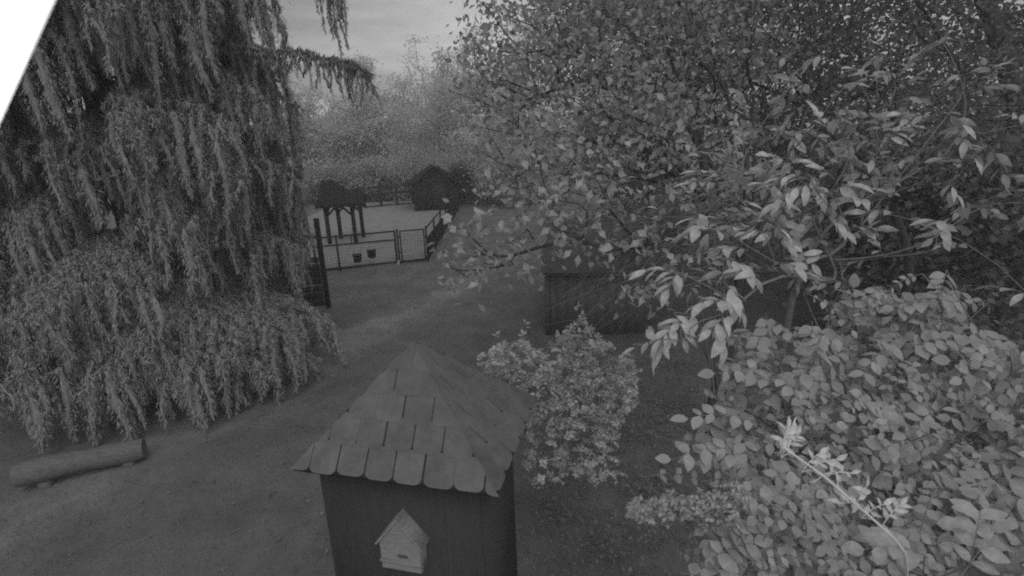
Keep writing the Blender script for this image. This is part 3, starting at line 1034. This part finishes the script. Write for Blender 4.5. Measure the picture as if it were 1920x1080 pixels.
# ================================================================== trees
def leaf_tree(name, label, base, trunk_h, blobs, n_attr, n_leaf, leaf_len, leafmat, woodmat, tpl, r_tip=0.006, rmax=0.25, lean=(0, 0), group=None, spread=0.28, step=0.4, hang=-0.35, seeds=None, n_obj=0):
    """blobs: (centre, radii) in metres from the base; twigs end at points in them and carry the leaves"""
    base = np.asarray(base, float)
    t = empty(name, base, label, 'tree', group)
    A = []
    wts = np.array([b[1][0] * b[1][1] * b[1][2] for b in blobs])
    wts = wts / wts.sum()
    for (c, r), w in zip(blobs, wts):
        k = max(6, int(n_attr * w))
        u = unit(rng.normal(size=(k, 3)))
        rad = rng.random(k) ** 0.42
        # uneven outline
        lump = 1 + 0.16 * np.sin(u[:, 0] * 5 + c[0]) * np.cos(u[:, 2] * 6 + c[1])
        A.append(base + np.array(c) + u * np.array(r) * (rad * lump)[:, None])
    A = np.concatenate(A)
    A = A[A[:, 2] > 0.25]
    if seeds is None:
        zs = np.linspace(0, 1, 6)
        seeds = [base + np.array([lean[0] * z * z, lean[1] * z * z, trunk_h * z - 0.05]) for z in zs]
    nodes, par, cnt, tips = skeleton(seeds, A, step=step, jitter=0.14)
    mb = MB()
    wood(mb, nodes, par, cnt, r_tip, rmax=rmax)
    mb.build('trunk', woodmat, t, smooth=True)
    k = n_leaf // len(A)
    P = np.repeat(A, k, axis=0) + rng.normal(size=(len(A) * k, 3)) * spread * np.array([1, 1, 0.75])
    P = P[P[:, 2] > 0.05]
    n = len(P)
    D = rand_dirs(n, hang, 0.7)
    Nn = rand_dirs(n, 1.1, 0.8)
    Ln = rng.uniform(0.7, 1.25, n) * leaf_len
    if n_obj:
        dep = (P - CAM) @ FWD
        score = Ln / dep * ((np.abs((P - CAM) @ RIGHT / dep) < 0.98) & (np.abs((P - CAM) @ UP / dep) < 0.55))
        od = np.argsort(-score)
        f_ = od[:n_obj]
        leaf_objects(t, 'part', tpl, M['mid_part'], P[f_], D[f_], Nn[f_], Ln[f_])
        od = od[n_obj:]
        P, D, Nn, Ln = P[od], D[od], Nn[od], Ln[od]
    mb = MB()
    scatter(mb, tpl, P, D, Nn, Ln)
    tag(mb.build('crown', leafmat, t), kind='stuff')
    return t

# far wood beyond the paddock, each tree its own crown
far = [
    # px of the stem, distance y, height, radius, label
    (575, 41, 8.6, 3.2, 'far round tree just right of the spruce edge, above the open shelter'),
    (640, 46, 8.0, 3.4, 'far pale tree behind the hanging spruce limb'),
    (700, 44, 10.0, 2.9, 'far pointed tree whose top shows right of the hanging spruce limb'),
    (768, 52, 9.8, 4.0, 'far broad tree straight above the paddock shed'),
    (800, 68, 15.5, 3.4, 'farthest tall faint tree fading into the sky above the others'),
    (845, 47, 10.8, 3.8, 'far tree right of the paddock shed, touching the fruit tree'),
    (905, 43, 11.5, 4.0, 'far tree seen through the left edge of the fruit tree'),
    (985, 38, 11.5, 4.2, 'far tree mostly covered by the fruit tree crown'),
]
for px, y, h, r, lab in far:
    b = on_y(px, 300, y)
    b[2] = 0
    bl = []
    for k in range(7):
        f = k / 6
        rr_ = r * (0.62 + 0.25 * math.sin(math.pi * (0.15 + 0.75 * f))) * (1.0 if f < 0.7 else 0.75)
        zc = 1.3 + f * (h - 2.2)
        a = k * 2.4 + px
        bl.append(((math.cos(a) * r * 0.38 * (1 - 0.6 * f), math.sin(a) * r * 0.38 * (1 - 0.6 * f), zc), (rr_, rr_, h * 0.17)))
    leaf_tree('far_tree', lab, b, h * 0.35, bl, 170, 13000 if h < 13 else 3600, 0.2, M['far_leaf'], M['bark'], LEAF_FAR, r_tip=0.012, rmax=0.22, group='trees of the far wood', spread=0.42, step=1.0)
for px, y, h, r, lab in ((600, 38.5, 3.2, 2.2, 'low far bush behind the open shelter'), (655, 39, 3.4, 2.4, 'low far bush right of the open shelter roof'), (725, 39, 3.6, 2.6, 'low far bush left of the paddock shed'),
                         (800, 40, 4.2, 2.6, 'low far bush rising behind the paddock shed'), (880, 37, 4.0, 2.6, 'low far bush right of the paddock shed'), (960, 33, 4.2, 2.8, 'low far bush behind the fruit tree twigs')):
    b = on_y(px, 300, y)
    b[2] = 0
    bl = [((math.cos(k * 2.1) * r * 0.5, math.sin(k * 2.1) * r * 0.4, h * (0.35 + 0.1 * (k % 3))), (r * 0.62, r * 0.55, h * 0.42)) for k in range(5)]
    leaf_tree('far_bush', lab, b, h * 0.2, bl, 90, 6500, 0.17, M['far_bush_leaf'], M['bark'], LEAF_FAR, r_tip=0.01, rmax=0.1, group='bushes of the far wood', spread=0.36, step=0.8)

kb = on_z(868, 384)
M['conifer'] = leafy('dark_conifer', 0.05, 0.10, 0.1)
leaf_tree('conifer_bush', 'small dark bush against the right side of the paddock shed', (kb[0], kb[1], 0), 0.8, [((0, 0, 1.1), (0.75, 0.7, 0.9)), ((0.1, 0.1, 1.9), (0.65, 0.6, 0.7)), ((-0.3, 0, 2.3), (0.4, 0.4, 0.35))], 110, 5200, 0.12, M['conifer'], M['bark'], LEAF_FAR, r_tip=0.008, rmax=0.06, spread=0.16, step=0.4)

# dark trees standing behind the right-hand foliage
for (x, y, h, r, lab) in ((4.6, 17.0, 10.0, 3.2, 'tall dim tree behind the top of the fruit tree'),
                          (9.5, 16.0, 11.0, 3.8, 'tall dark tree behind the middle of the right side foliage'),
                          (13.0, 12.5, 11.0, 3.8, 'tall dark tree at the right edge behind the near leaves'),
                          (8.2, 9.8, 4.6, 2.4, 'shady bush at the right between near leaves and tall trees')):
    bl = []
    for k in range(8):
        f = k / 7
        a = k * 2.4 + x
        rr_ = r * (0.7 + 0.2 * math.sin(math.pi * f))
        bl.append(((math.cos(a) * r * 0.4, math.sin(a) * r * 0.4, h * 0.16 + f * h * 0.72), (rr_, rr_, h * 0.16)))
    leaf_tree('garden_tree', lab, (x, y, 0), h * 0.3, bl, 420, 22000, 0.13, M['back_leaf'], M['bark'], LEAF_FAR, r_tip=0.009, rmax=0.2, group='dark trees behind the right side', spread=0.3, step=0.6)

# fruit tree: many stems fanning out, round leaves
FB = np.array([2.75, 6.5, 0.0])
def rel(px, py, d):
    return at(px, py, d) - FB
blobs = []
for px, py, d, r in ((905, 150, 5.4, 0.38), (900, 60, 5.8, 0.32), (945, 250, 5.0, 0.36), (930, 20, 6.0, 0.4), (1090, 440, 4.2, 0.2), (1200, 400, 4.5, 0.28), (1260, 330, 4.7, 0.35), (1010, 440, 4.2, 0.2), (1150, 465, 4.4, 0.22), (1240, 440, 4.5, 0.28), (1275, 520, 4.3, 0.2), (1215, 560, 4.3, 0.14), (890, 480, 4.3, 0.16), (860, 510, 4.3, 0.12), (960, 480, 4.2, 0.2), (880, 430, 4.4, 0.14), (1010, 100, 5.6, 0.62), (960, 190, 5.4, 0.55), (1080, 60, 6.0, 0.8), (1180, 90, 6.2, 0.9), (1300, 60, 6.4, 1.0), (1120, 220, 5.4, 0.7),
                     (1000, 270, 5.0, 0.5), (1180, 250, 5.0, 0.6), (1060, 310, 4.6, 0.5), (1140, 290, 4.6, 0.45), (1240, 200, 5.6, 0.7), (1050, 390, 4.2, 0.36),
                     (1110, 370, 4.3, 0.35), (985, 350, 4.6, 0.35), (920, 120, 5.8, 0.45), (1380, 130, 6.6, 0.9), 
                     (1230, -40, 6.6, 0.9), (1050, -40, 6.4, 0.8),):
    blobs.append((rel(px, py, d), (r, r, r * 0.85)))
fruit = leaf_tree('fruit_tree', 'big many-branched tree with round pale leaves filling the upper middle', FB, 1.3, blobs, 1050, 12500, 0.09, M['mid_leaf'], M['bark'], LEAF_MID, r_tip=0.0034, rmax=0.085, lean=(0.15, -0.1), spread=0.14, step=0.22, hang=-0.5, n_obj=300)

SB = np.array([5.6, 7.0, 0.0])
leaf_tree('shade_tree', 'small-leaved tree with shade-toned leaves at the upper right behind the long pointed leaves', SB, 1.6, [(at(px, py, d) - SB, (r, r, r * 0.85)) for px, py, d, r in
          ((1450, 60, 6.8, 1.0), (1560, 60, 6.8, 1.1), (1560, 190, 6.4, 0.8), (1400, -40, 6.8, 0.9), (1660, 120, 6.4, 0.9), (1750, 60, 6.4, 0.9), (1850, 200, 6.2, 0.8), (1800, 330, 6.0, 0.7), (1880, 60, 6.4, 0.9), (1640, -30, 6.6, 1.0), (1650, 320, 6.4, 0.7))],
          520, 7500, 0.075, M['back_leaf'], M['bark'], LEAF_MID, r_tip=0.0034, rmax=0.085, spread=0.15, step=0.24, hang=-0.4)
limbs = (((1400, 470, 6.3), (1425, 300, 6.3), (1405, 120, 6.4), (1395, -60, 6.6), 0.05), ((1385, 470, 6.2), (1330, 300, 6.1), (1265, 150, 6.1), (1225, -30, 6.3), 0.045), ((1395, 470, 6.2), (1400, 280, 6.0), (1340, 130, 6.0), (1330, -40, 6.2), 0.04),
                 ((1380, 460, 6.1), (1250, 330, 5.6), (1110, 190, 5.5), (1040, 30, 5.7), 0.04), ((1380, 450, 6.1), (1190, 300, 5.4), (1060, 190, 5.3), (930, 150, 5.4), 0.03), ((1410, 460, 6.3), (1500, 250, 6.4), (1530, 90, 6.5), (1510, -60, 6.6), 0.05), ((1415, 460, 6.3), (1620, 260, 6.4), (1700, 90, 6.5), (1740, -60, 6.6), 0.045))
for *path, r0 in limbs:
    k4 = np.array([FB + np.array([0.1, 0, 0.3])] + [at(*p) for p in path])
    t5 = np.linspace(0, 4, 22)
    q5 = np.stack([np.interp(t5, np.arange(5), k4[:, i]) for i in range(3)], 1)
    for _ in range(4):
        q5[1:-1] = (q5[:-2] + 2 * q5[1:-1] + q5[2:]) / 4
    q5[1:-1] += rng.normal(size=(20, 3)) * 0.018
    MB().tube(q5, np.linspace(r0, 0.008, 22), 7).build('limb', M['bark'], fruit, smooth=True)

# leaning dark trunk at the top right
lt = empty('leaning_trunk', (9.0, 8.0, 0), 'thick dark leaning tree trunk at the top right corner', 'tree')
a, b, c = at(1935, 330, 9.0), at(1885, 110, 8.9), at(1825, -60, 8.8)
pp = np.array([(a[0] + 0.25, a[1] + 0.1, -0.1), (a[0] + 0.12, a[1] + 0.05, a[2] * 0.5), a, b, c, c + (c - b) * 1.2])
MB().tube(pp, [0.22, 0.19, 0.17, 0.15, 0.13, 0.08], 12).build('trunk', M['bark'], lt, smooth=True)
MB().tube([b, b + np.array([-0.35, 0.1, 0.5]), b + np.array([-0.9, 0.3, 0.9])], [0.07, 0.05, 0.02], 7).build('branch', M['bark'], lt, smooth=True)

cc = c + (c - b) * 1.0
A_t = np.concatenate([np.array(o_) + unit(rng.normal(size=(60, 3))) * np.array([2.4, 2.4, 1.3]) * (rng.random((60, 1)) ** 0.4) for o_ in ((cc[0], cc[1], cc[2] + 1.2), (cc[0] - 2.4, cc[1] - 1.5, cc[2] + 1.6), (cc[0] - 1.2, cc[1] - 3.4, cc[2] + 1.4), (cc[0] + 1.5, cc[1] + 1.5, cc[2] + 1.6))])
nd, pr, ct, tp = skeleton([c, (c + cc) / 2, cc], A_t, step=0.6, jitter=0.15)
mb = MB()
wood(mb, nd, pr, ct, 0.008, rmax=0.12)
mb.build('limbs', M['bark'], lt, smooth=True)
Pt = np.repeat(A_t, 60, axis=0) + rng.normal(size=(len(A_t) * 60, 3)) * 0.38
mb = MB()
scatter(mb, LEAF_FAR, Pt, rand_dirs(len(Pt), -0.3), rand_dirs(len(Pt), 0.8), rng.uniform(0.1, 0.18, len(Pt)))
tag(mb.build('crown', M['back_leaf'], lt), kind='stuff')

# ================================================================== bushes built of sprays: a twig with leaves set along both sides
def spray(tip, dirv, length, n, leaf_len, up=(0, 0, 1), end=True, droop=0.25, angle=0.8, pairs=False):
    """leaf positions, directions, normals and lengths along a twig that ends at tip; returns the twig too"""
    d = unit(dirv)
    upv = np.asarray(up, float)
    side = unit(np.cross(d, upv))
    start = tip - d * length
    ts = np.linspace(0, 1, max(3, n))
    tw = start + (tip - start) * ts[:, None] + np.array([0, 0, 1.0]) * (0.12 * length * np.sin(ts * math.pi))[:, None]
    P, D, Nn, L = [], [], [], []
    for k in range(n):
        t = 0.12 + 0.88 * ((k // 2 * 2 + 1) / n if pairs else (k + 0.5) / n)
        s = 1 if k % 2 else -1
        p = start + (tip - start) * t + np.array([0, 0, 0.12 * length * math.sin(t * math.pi)])
        dv = unit(d * math.cos(angle) + side * s * math.sin(angle) + np.array([0, 0, -droop]) + rng.normal(size=3) * (0.12 if pairs else 0.22))
        if end and k == n - 1:
            dv = unit(d + np.array([0, 0, -droop]) + rng.normal(size=3) * 0.1)
        P.append(p); D.append(dv); Nn.append(unit(upv + rng.normal(size=3) * 0.35)); L.append(leaf_len * rng.uniform(0.75, 1.15))
    return tw, P, D, Nn, L

def bush(name, label, cat, base, sprays, leafmat, massmat, woodmat, tplname, tpl, n_obj, seeds, r_tip, rmax, step=0.12, jitter=0.1, extra_mass=None):
    t = empty(name, base, label, cat)
    starts, P, D, Nn, L, tws = [], [], [], [], [], []
    for sp in sprays:
        tw, p, d, nrm, l = spray(*sp)
        starts.append(tw[0]); tws.append(tw)
        P += p; D += d; Nn += nrm; L += l
    nodes, par, cnt, tips = skeleton(seeds, np.array(starts), step=step, jitter=jitter)
    mb = MB()
    wood(mb, nodes, par, cnt, r_tip, rmax=rmax)
    for tw in tws:
        mb.tube(tw, np.linspace(r_tip, r_tip * 0.5, len(tw)), 4, cap=False)
    mb.build('stem', woodmat, t, smooth=True)
    P, D, Nn, L = map(np.array, (P, D, Nn, L))
    dep = (P - CAM) @ FWD
    vx = np.abs((P - CAM) @ RIGHT / dep)
    vy = np.abs((P - CAM) @ UP / dep)
    score = L / dep * ((vx < 1.02) & (vy < 0.58) & (dep > 0))
    order = np.argsort(-score)
    first = order[:n_obj]
    first = first[score[first] > 0]
    rest = np.setdiff1d(np.arange(len(P)), first)
    leaf_objects(t, tplname, tpl, leafmat, P[first], D[first], Nn[first], L[first])
    if len(rest):
        mb = MB()
        scatter(mb, tpl, P[rest], D[rest], Nn[rest], L[rest])
        tag(mb.build('leaf_mass', massmat, t, smooth=True), kind='stuff')
    return t

def sdir(dx, dy, dz=0.0):
    """a direction given along the picture's right, up and forward axes"""
    return RIGHT * dx + UP * dy + FWD * dz

# cherry-like sapling: long pointed leaves in sprays, mid right
CB = np.array([1.75, 2.7, 0.0])
sp = []
hand = [  # tip px, py, depth, direction, leaves, length of twig
    (1195, 512, 2.05, (-1, 0.05), 4, 0.13), (1250, 548, 2.05, (-0.5, -0.6), 3, 0.10), (1350, 512, 2.0, (-1, 0.1), 4, 0.12), (1410, 520, 2.0, (0.5, -0.3), 5, 0.12),
    (1305, 572, 2.0, (-1, 0.0), 6, 0.14), (1392, 590, 2.0, (0.3, -0.5), 6, 0.12), (1252, 622, 2.0, (-0.6, -0.3), 5, 0.12), (1285, 640, 2.0, (0.3, -0.8), 4, 0.10),
    (1185, 655, 2.0, (-1, -0.2), 5, 0.16), (1230, 668, 2.0, (-0.4, -0.7), 5, 0.12), (1330, 622, 1.95, (-0.8, -0.4), 5, 0.12), (1358, 650, 1.95, (0.0, -1), 3, 0.09),
    (1302, 322, 2.3, (-1, 0.3), 5, 0.14), (1290, 345, 2.3, (-1, 0.0), 4, 0.12), (1290, 412, 2.15, (-1, 0.2), 5, 0.14), (1285, 440, 2.1, (-1, -0.1), 5, 0.14), (1372, 222, 2.5, (-0.5, 0.8), 5, 0.13),
    (1392, 250, 2.5, (-0.8, -0.1), 4, 0.12), (1440, 292, 2.4, (-0.8, 0.2), 6, 0.14), (1532, 215, 2.5, (-0.3, 0.8), 5, 0.14), (1500, 300, 2.4, (-0.4, 0.3), 6, 0.14), (1545, 375, 2.3, (0.3, -0.8), 5, 0.12),
    (1450, 385, 2.2, (-0.5, -0.3), 6, 0.14), (1430, 345, 2.3, (-0.8, 0.2), 5, 0.12), (1610, 350, 2.4, (0.8, 0.2), 5, 0.14), (1590, 445, 2.3, (0.5, -0.6), 5, 0.12), (1370, 430, 2.1, (-0.9, 0.1), 6, 0.14),
    (1340, 470, 2.1, (-1, 0.0), 5, 0.12), (1480, 470, 2.2, (0.4, -0.5), 5, 0.12), (1520, 520, 2.1, (0.6, -0.3), 5, 0.12), (1740, 415, 2.1, (-1, 0.2), 3, 0.12), (1745, 452, 2.1, (-0.9, -0.4), 3, 0.12),
    (1600, 130, 2.7, (-1, 0.2), 5, 0.14), (1700, 125, 2.7, (-0.2, -0.2), 6, 0.14), (1650, 145, 2.7, (-0.9, -0.3), 4, 0.13), (1760, 300, 2.5, (-0.8, 0.1), 5, 0.15), (1830, 300, 2.4, (0.2, -0.7), 6, 0.15),
    (1885, 345, 2.2, (0.4, -0.8), 5, 0.15), (1900, 160, 2.5, (0.6, 0.1), 5, 0.15), (1850, 120, 2.6, (-0.5, 0.3), 6, 0.15), (1480, 150, 2.7, (-0.5, 0.5), 5, 0.13), (1640, 220, 2.6, (-0.5, 0.3), 6, 0.14), (1700, 240, 2.6, (0.4, 0.3), 6, 0.14),
    (1460, 240, 2.6, (-0.6, 0.5), 5, 0.13), (1570, 290, 2.5, (0.2, 0.4), 6, 0.13), (1800, 390, 2.4, (0.4, -0.4), 4, 0.14), (1850, 540, 2.1, (-0.7, 0.2), 3, 0.13)]
for px, py, d, (dx, dy), k, l in hand:
    sp.append((at(px, py, d), sdir(dx, dy, rng.uniform(-0.5, 0.3)), l * 1.2, k + 2, rng.uniform(0.07, 0.092), unit(UP + 0.35 * -FWD + rng.normal(size=3) * 0.2)))
for k in range(135):
    if k < 105:
        px, py, d = rng.normal() * 125 + 1480, rng.normal() * 115 + 370, rng.uniform(2.25, 3.0)
        if px < 1290 or py > 560 or py < 120: continue
    else:
        px, py, d = rng.uniform(1600, 1920), rng.uniform(70, 430), rng.uniform(2.4, 3.4)
    sp.append((at(px, py, d), sdir(rng.normal() - 0.4, rng.normal() * 0.5, rng.normal() * 0.5), 0.14, int(rng.integers(4, 7)), rng.uniform(0.06, 0.092), unit(UP - 0.2 * FWD + rng.normal(size=3) * 0.3)))
cb_seeds = [CB, CB + np.array([-0.05, 0.03, 0.8]), CB + np.array([-0.12, 0.02, 1.6]), CB + np.array([-0.2, 0.0, 2.4]), CB + np.array([-0.25, 0.02, 3.0]), CB + np.array([-0.22, 0.1, 3.5])]
bush('cherry_sapling', 'young tree with long pointed pale leaves hanging close in front, right of centre', 'tree', CB, sp, M['near_leaf'], M['near_mass'], M['twig'], 'fine', LEAF_FINE, 290, cb_seeds, 0.002, 0.018)

# broad-leaved bush, bottom right
BB = np.array([1.75, 1.95, 0.0])
sp = []
def in_bush(px, py):
    edge = np.interp(py, [540, 600, 660, 760, 860, 960, 1080], [1560, 1440, 1390, 1345, 1310, 1330, 1330])
    topy = np.interp(px, [1250, 1400, 1560, 1620, 1680, 1720, 1760, 1800, 1850, 1920], [700, 650, 600, 550, 570, 585, 555, 610, 690, 730])
    return px > edge and py > topy
k = 0
while k < 760:
    px, py = rng.uniform(1180, 1990), rng.uniform(520, 1140)
    if not in_bush(px, py): continue
    k += 1
    # the crown swells towards the lens at the bottom right
    d = 2.2 - 0.55 * (py - 540) / 540 - 0.18 * (px - 1300) / 600 + 0.07 * math.sin(px / 60.0) * math.sin(py / 47.0) + abs(rng.normal()) * 0.16
    dx = rng.normal() * 0.7 - 0.6
    sp.append((at(px, py, d), sdir(dx, rng.normal() * 0.45 + 0.05, rng.uniform(-0.5, 0.2)), rng.uniform(0.15, 0.24), 2 * int(rng.integers(3, 6)) + 1, rng.choice([0.028, 0.036, 0.045, 0.054, 0.064]) * rng.uniform(0.9, 1.1), unit(0.8 * UP - 0.8 * FWD + rng.normal(size=3) * 0.3), True, 0.12, 1.1, True))
for px, py, d, dx, dy, n_, l in ((1258, 862, 1.75, -1, -0.05, 9, 0.30), (1290, 785, 1.9, -1, 0.1, 11, 0.28), (1300, 860, 1.75, -1, 0.05, 9, 0.22), (1340, 700, 1.95, -1, 0.2, 9, 0.25), (1600, 540, 2.1, 0, 1, 7, 0.2),
                                (1620, 1030, 1.35, -1, 0.1, 7, 0.16), (1760, 560, 2.1, 0.1, 1, 7, 0.2), (1840, 950, 1.3, 0.2, 1, 7, 0.15), (1870, 1000, 1.35, 0.5, 0.6, 7, 0.15), (1450, 700, 1.9, -0.6, 0.7, 7, 0.2)):
    sp.append((at(px, py, d), sdir(dx, dy, 0.0), l, n_, 0.062, unit(UP - 0.7 * FWD), True, 0.1, 1.05, True))
bb_seeds = [BB, BB + np.array([0, 0.02, 0.7]), BB + np.array([-0.05, 0.0, 1.4]), BB + np.array([-0.1, 0.0, 2.1]), BB + np.array([-0.1, 0, 2.7])]
bush('broadleaf_bush', 'dense pale broad-leaved bush filling the bottom right corner', 'bush', BB, sp, M['bush_leaf'], M['bush_mass'], M['twig'], 'wide', LEAF_WIDE, 300, bb_seeds, 0.0018, 0.02)

# bright rose shoot nearest the lens
ra_, rb_ = at(1672, 1005, 1.02), at(1468, 838, 0.98)
rs = [on_z(1800, 1079, 0.0) * 0 + np.array([1.35, 1.25, 0.0]), np.array([1.3, 1.2, 1.5]), np.array([1.1, 1.12, 2.8]), at(1700, 1040, 1.05)]
rose = empty('rose_shoot', rs[0], 'bright thorny shoot with small leaflets, nearest the lens, pointing up left', 'plant')
ctrl = np.array(rs + [ra_, at(1610, 950, 1.01), at(1545, 893, 1.0), rb_])
mb = MB()
tt = np.linspace(0, len(ctrl) - 1, 60)
pth = np.stack([np.interp(tt, np.arange(len(ctrl)), ctrl[:, i]) for i in range(3)], 1)
for _ in range(3):
    pth[1:-1] = (pth[:-2] + 2 * pth[1:-1] + pth[2:]) / 4
mb.tube(pth, np.linspace(0.0042, 0.002, 60), 7)
P, D, Nn, L = [], [], [], []
for px, py, d, dx, dy, n_, ll in ((1478, 800, 0.97, 0.25, 1, 9, 0.026), (1495, 815, 0.97, 0.5, 0.8, 9, 0.024), (1540, 848, 0.985, 0.5, 0.6, 5, 0.022), (1570, 862, 0.99, 0.9, 0.35, 7, 0.024), (1600, 888, 1.0, 0.6, 0.1, 5, 0.022),
                                  (1625, 912, 1.0, 0.3, 0.7, 6, 0.024), (1570, 945, 1.0, -1, 0.1, 3, 0.026), (1660, 945, 1.01, 0.7, 0.5, 6, 0.022), (1690, 945, 1.01, 0.6, 0.8, 7, 0.026), (1475, 832, 0.97, -0.2, -0.4, 4, 0.02), (1525, 905, 1.0, -0.5, -0.2, 3, 0.02)):
    tip = at(px, py, d + 0.025)
    tw, p, dd_, nr, l = spray(tip, sdir(dx, dy, -0.1), 0.055, n_, ll, unit(-FWD + 0.4 * UP), True, 0.0, 0.95)
    P += p; D += dd_; Nn += nr; L += l
    k = int(np.argmin(np.linalg.norm(pth - tw[0], axis=1)))
    mb.tube([pth[k], (pth[k] + tw[0]) / 2 + UP * 0.003, tw[0]], 0.0012, 4, cap=False)
    mb.tube(tw, 0.001, 4, cap=False)
mb.build('stem', M['pale_stem'], rose, smooth=True)
leaf_objects(rose, 'tip', LEAF_FINE, M['tip_leaf'], np.array(P), np.array(D), np.array(Nn), np.array(L), 'leaflet')

# low twig of tiny leaves pointing left at the bottom
tb = np.array([1.0, 1.6, 0.0])
sp = []
for k in range(110):
    t = rng.random()
    px, py = 1175 + 220 * t, 960 - 12 * t + rng.normal() * (7 + 16 * t)
    sp.append((at(px, py, 1.62 + rng.normal() * 0.04), sdir(-0.8, rng.normal() * 0.7, rng.normal() * 0.4), 0.04, 7, 0.02, unit(UP - 0.5 * FWD)))
bush('small_leaved_shrub', 'low arching branch of tiny leaves poking left at the bottom of the bush', 'bush', tb, sp, M['bush_leaf'], M['bush_mass'], M['twig'], 'mid_small', LEAF_MID, 60,
     [tb, tb + np.array([0, 0, 1.0]), tb + np.array([-0.05, 0, 2.0]), at(1420, 975, 1.72), at(1340, 957, 1.65), at(1260, 958, 1.62)], 0.0016, 0.014)

# rose bush right behind the hut
RB = on_z(1075, 905)
RB[2] = 0
sp = []
def rose_top(px):
    return np.interp(px, [905, 940, 985, 1010, 1045, 1090, 1130, 1185, 1200], [660, 640, 640, 655, 635, 590, 640, 660, 720])
k = 0
while k < 850:
    px, py = rng.uniform(905, 1190), rng.uniform(580, 900)
    if py < rose_top(px) or (py > 760 and (px > 1165 or px < 985)): continue
    if py > 800 and rng.random() < 0.55: continue
    k += 1
    d = rng.uniform(4.7, 5.7)
    sp.append((at(px, py, d), sdir(rng.normal(), rng.normal() * 0.5 + 0.5, rng.normal() * 0.6), 0.10, 8, rng.uniform(0.045, 0.068), unit(hz + rng.normal(size=3) * 0.4)))
for px, py in ((985, 605), (1085, 570), (1092, 590), (980, 625), (930, 625), (1045, 628)):
    sp.append((at(px, py, 5.2), sdir(rng.normal() * 0.2, 1), 0.10, 5, 0.06, unit(hz)))
rb_s = [RB, RB + np.array([0, 0, 0.4]), RB + np.array([0.02, 0.05, 0.8])]
bush('rose_bush', 'pale round-leaved bush right of the hut roof', 'bush', RB, sp, M['near_leaf'], M['rose_leaf'], M['twig'], 'mid', LEAF_MID, 300, rb_s, 0.0013, 0.012, step=0.15)

# tangle of bare twigs under the fruit tree
bt = np.array([2.35, 5.2, 0.0])
tg = empty('bare_twig_shrub', bt, 'tangle of thin bare twigs arching left under the fruit tree', 'bush')
mb = MB()
mb.tube([bt, bt + np.array([-0.02, 0, 0.8]), bt + np.array([-0.05, 0.02, 1.7]), at(1335, 400, 4.9)], [0.035, 0.03, 0.024, 0.012], 7)
for k in range(16):
    a = at(rng.uniform(1290, 1380), rng.uniform(330, 470), rng.uniform(4.6, 5.1))
    b = bt + np.array([-0.03, 0, rng.uniform(0.8, 1.7)])
    mb.tube([b, (a + b) / 2 + rng.normal(size=3) * 0.06, a], [0.014, 0.01, 0.006], 5, cap=False)
for k in range(150):
    a = at(rng.uniform(1250, 1390), rng.uniform(330, 520), rng.uniform(4.5, 5.2))
    ex = rng.uniform(1020, 1270)
    e = at(ex, 520 - 0.25 * (ex - 1030) + rng.normal() * 55, rng.uniform(4.2, 5.0))
    c = (a + e) / 2 + np.array([0, 0, rng.uniform(-0.12, 0.28)]) + rng.normal(size=3) * 0.08
    t = np.linspace(0, 1, 12)[:, None]
    q = a * (1 - t) ** 2 + 2 * c * t * (1 - t) + e * t * t
    q[1:] += np.cumsum(rng.normal(size=(11, 3)) * 0.006, axis=0)
    mb.tube(q, np.linspace(0.005, 0.0016, 12), 4, cap=False)
    for j in range(3):
        m = int(rng.integers(4, 10))
        d_ = unit(q[m + 1] - q[m]) + rng.normal(size=3) * 0.55
        l_ = rng.uniform(0.1, 0.3)
        mb.tube([q[m], q[m] + d_ * l_ * 0.5 + np.array([0, 0, 0.01]), q[m] + d_ * l_], [0.0024, 0.0018, 0.001], 3, cap=False)
mb.build('stem', M['twig'], tg, smooth=True)

# ================================================================== the damp evening air
hb = MB().box((0, 40, 12), (190, 130, 30))
hm = bpy.data.materials.new('evening_haze')
hm.use_nodes = True
hm.node_tree.nodes.clear()
ho = N(hm.node_tree, 'ShaderNodeOutputMaterial')
hv = N(hm.node_tree, 'ShaderNodeVolumePrincipled')
hv.inputs['Color'].default_value = (0.9, 0.9, 0.9, 1)
hv.inputs['Density'].default_value = 0.0038
hm.node_tree.links.new(hv.outputs[0], ho.inputs['Volume'])
haze = hb.build('haze', hm)
tag(haze, 'thin pale evening haze filling the garden and far wood', 'haze', kind='stuff')
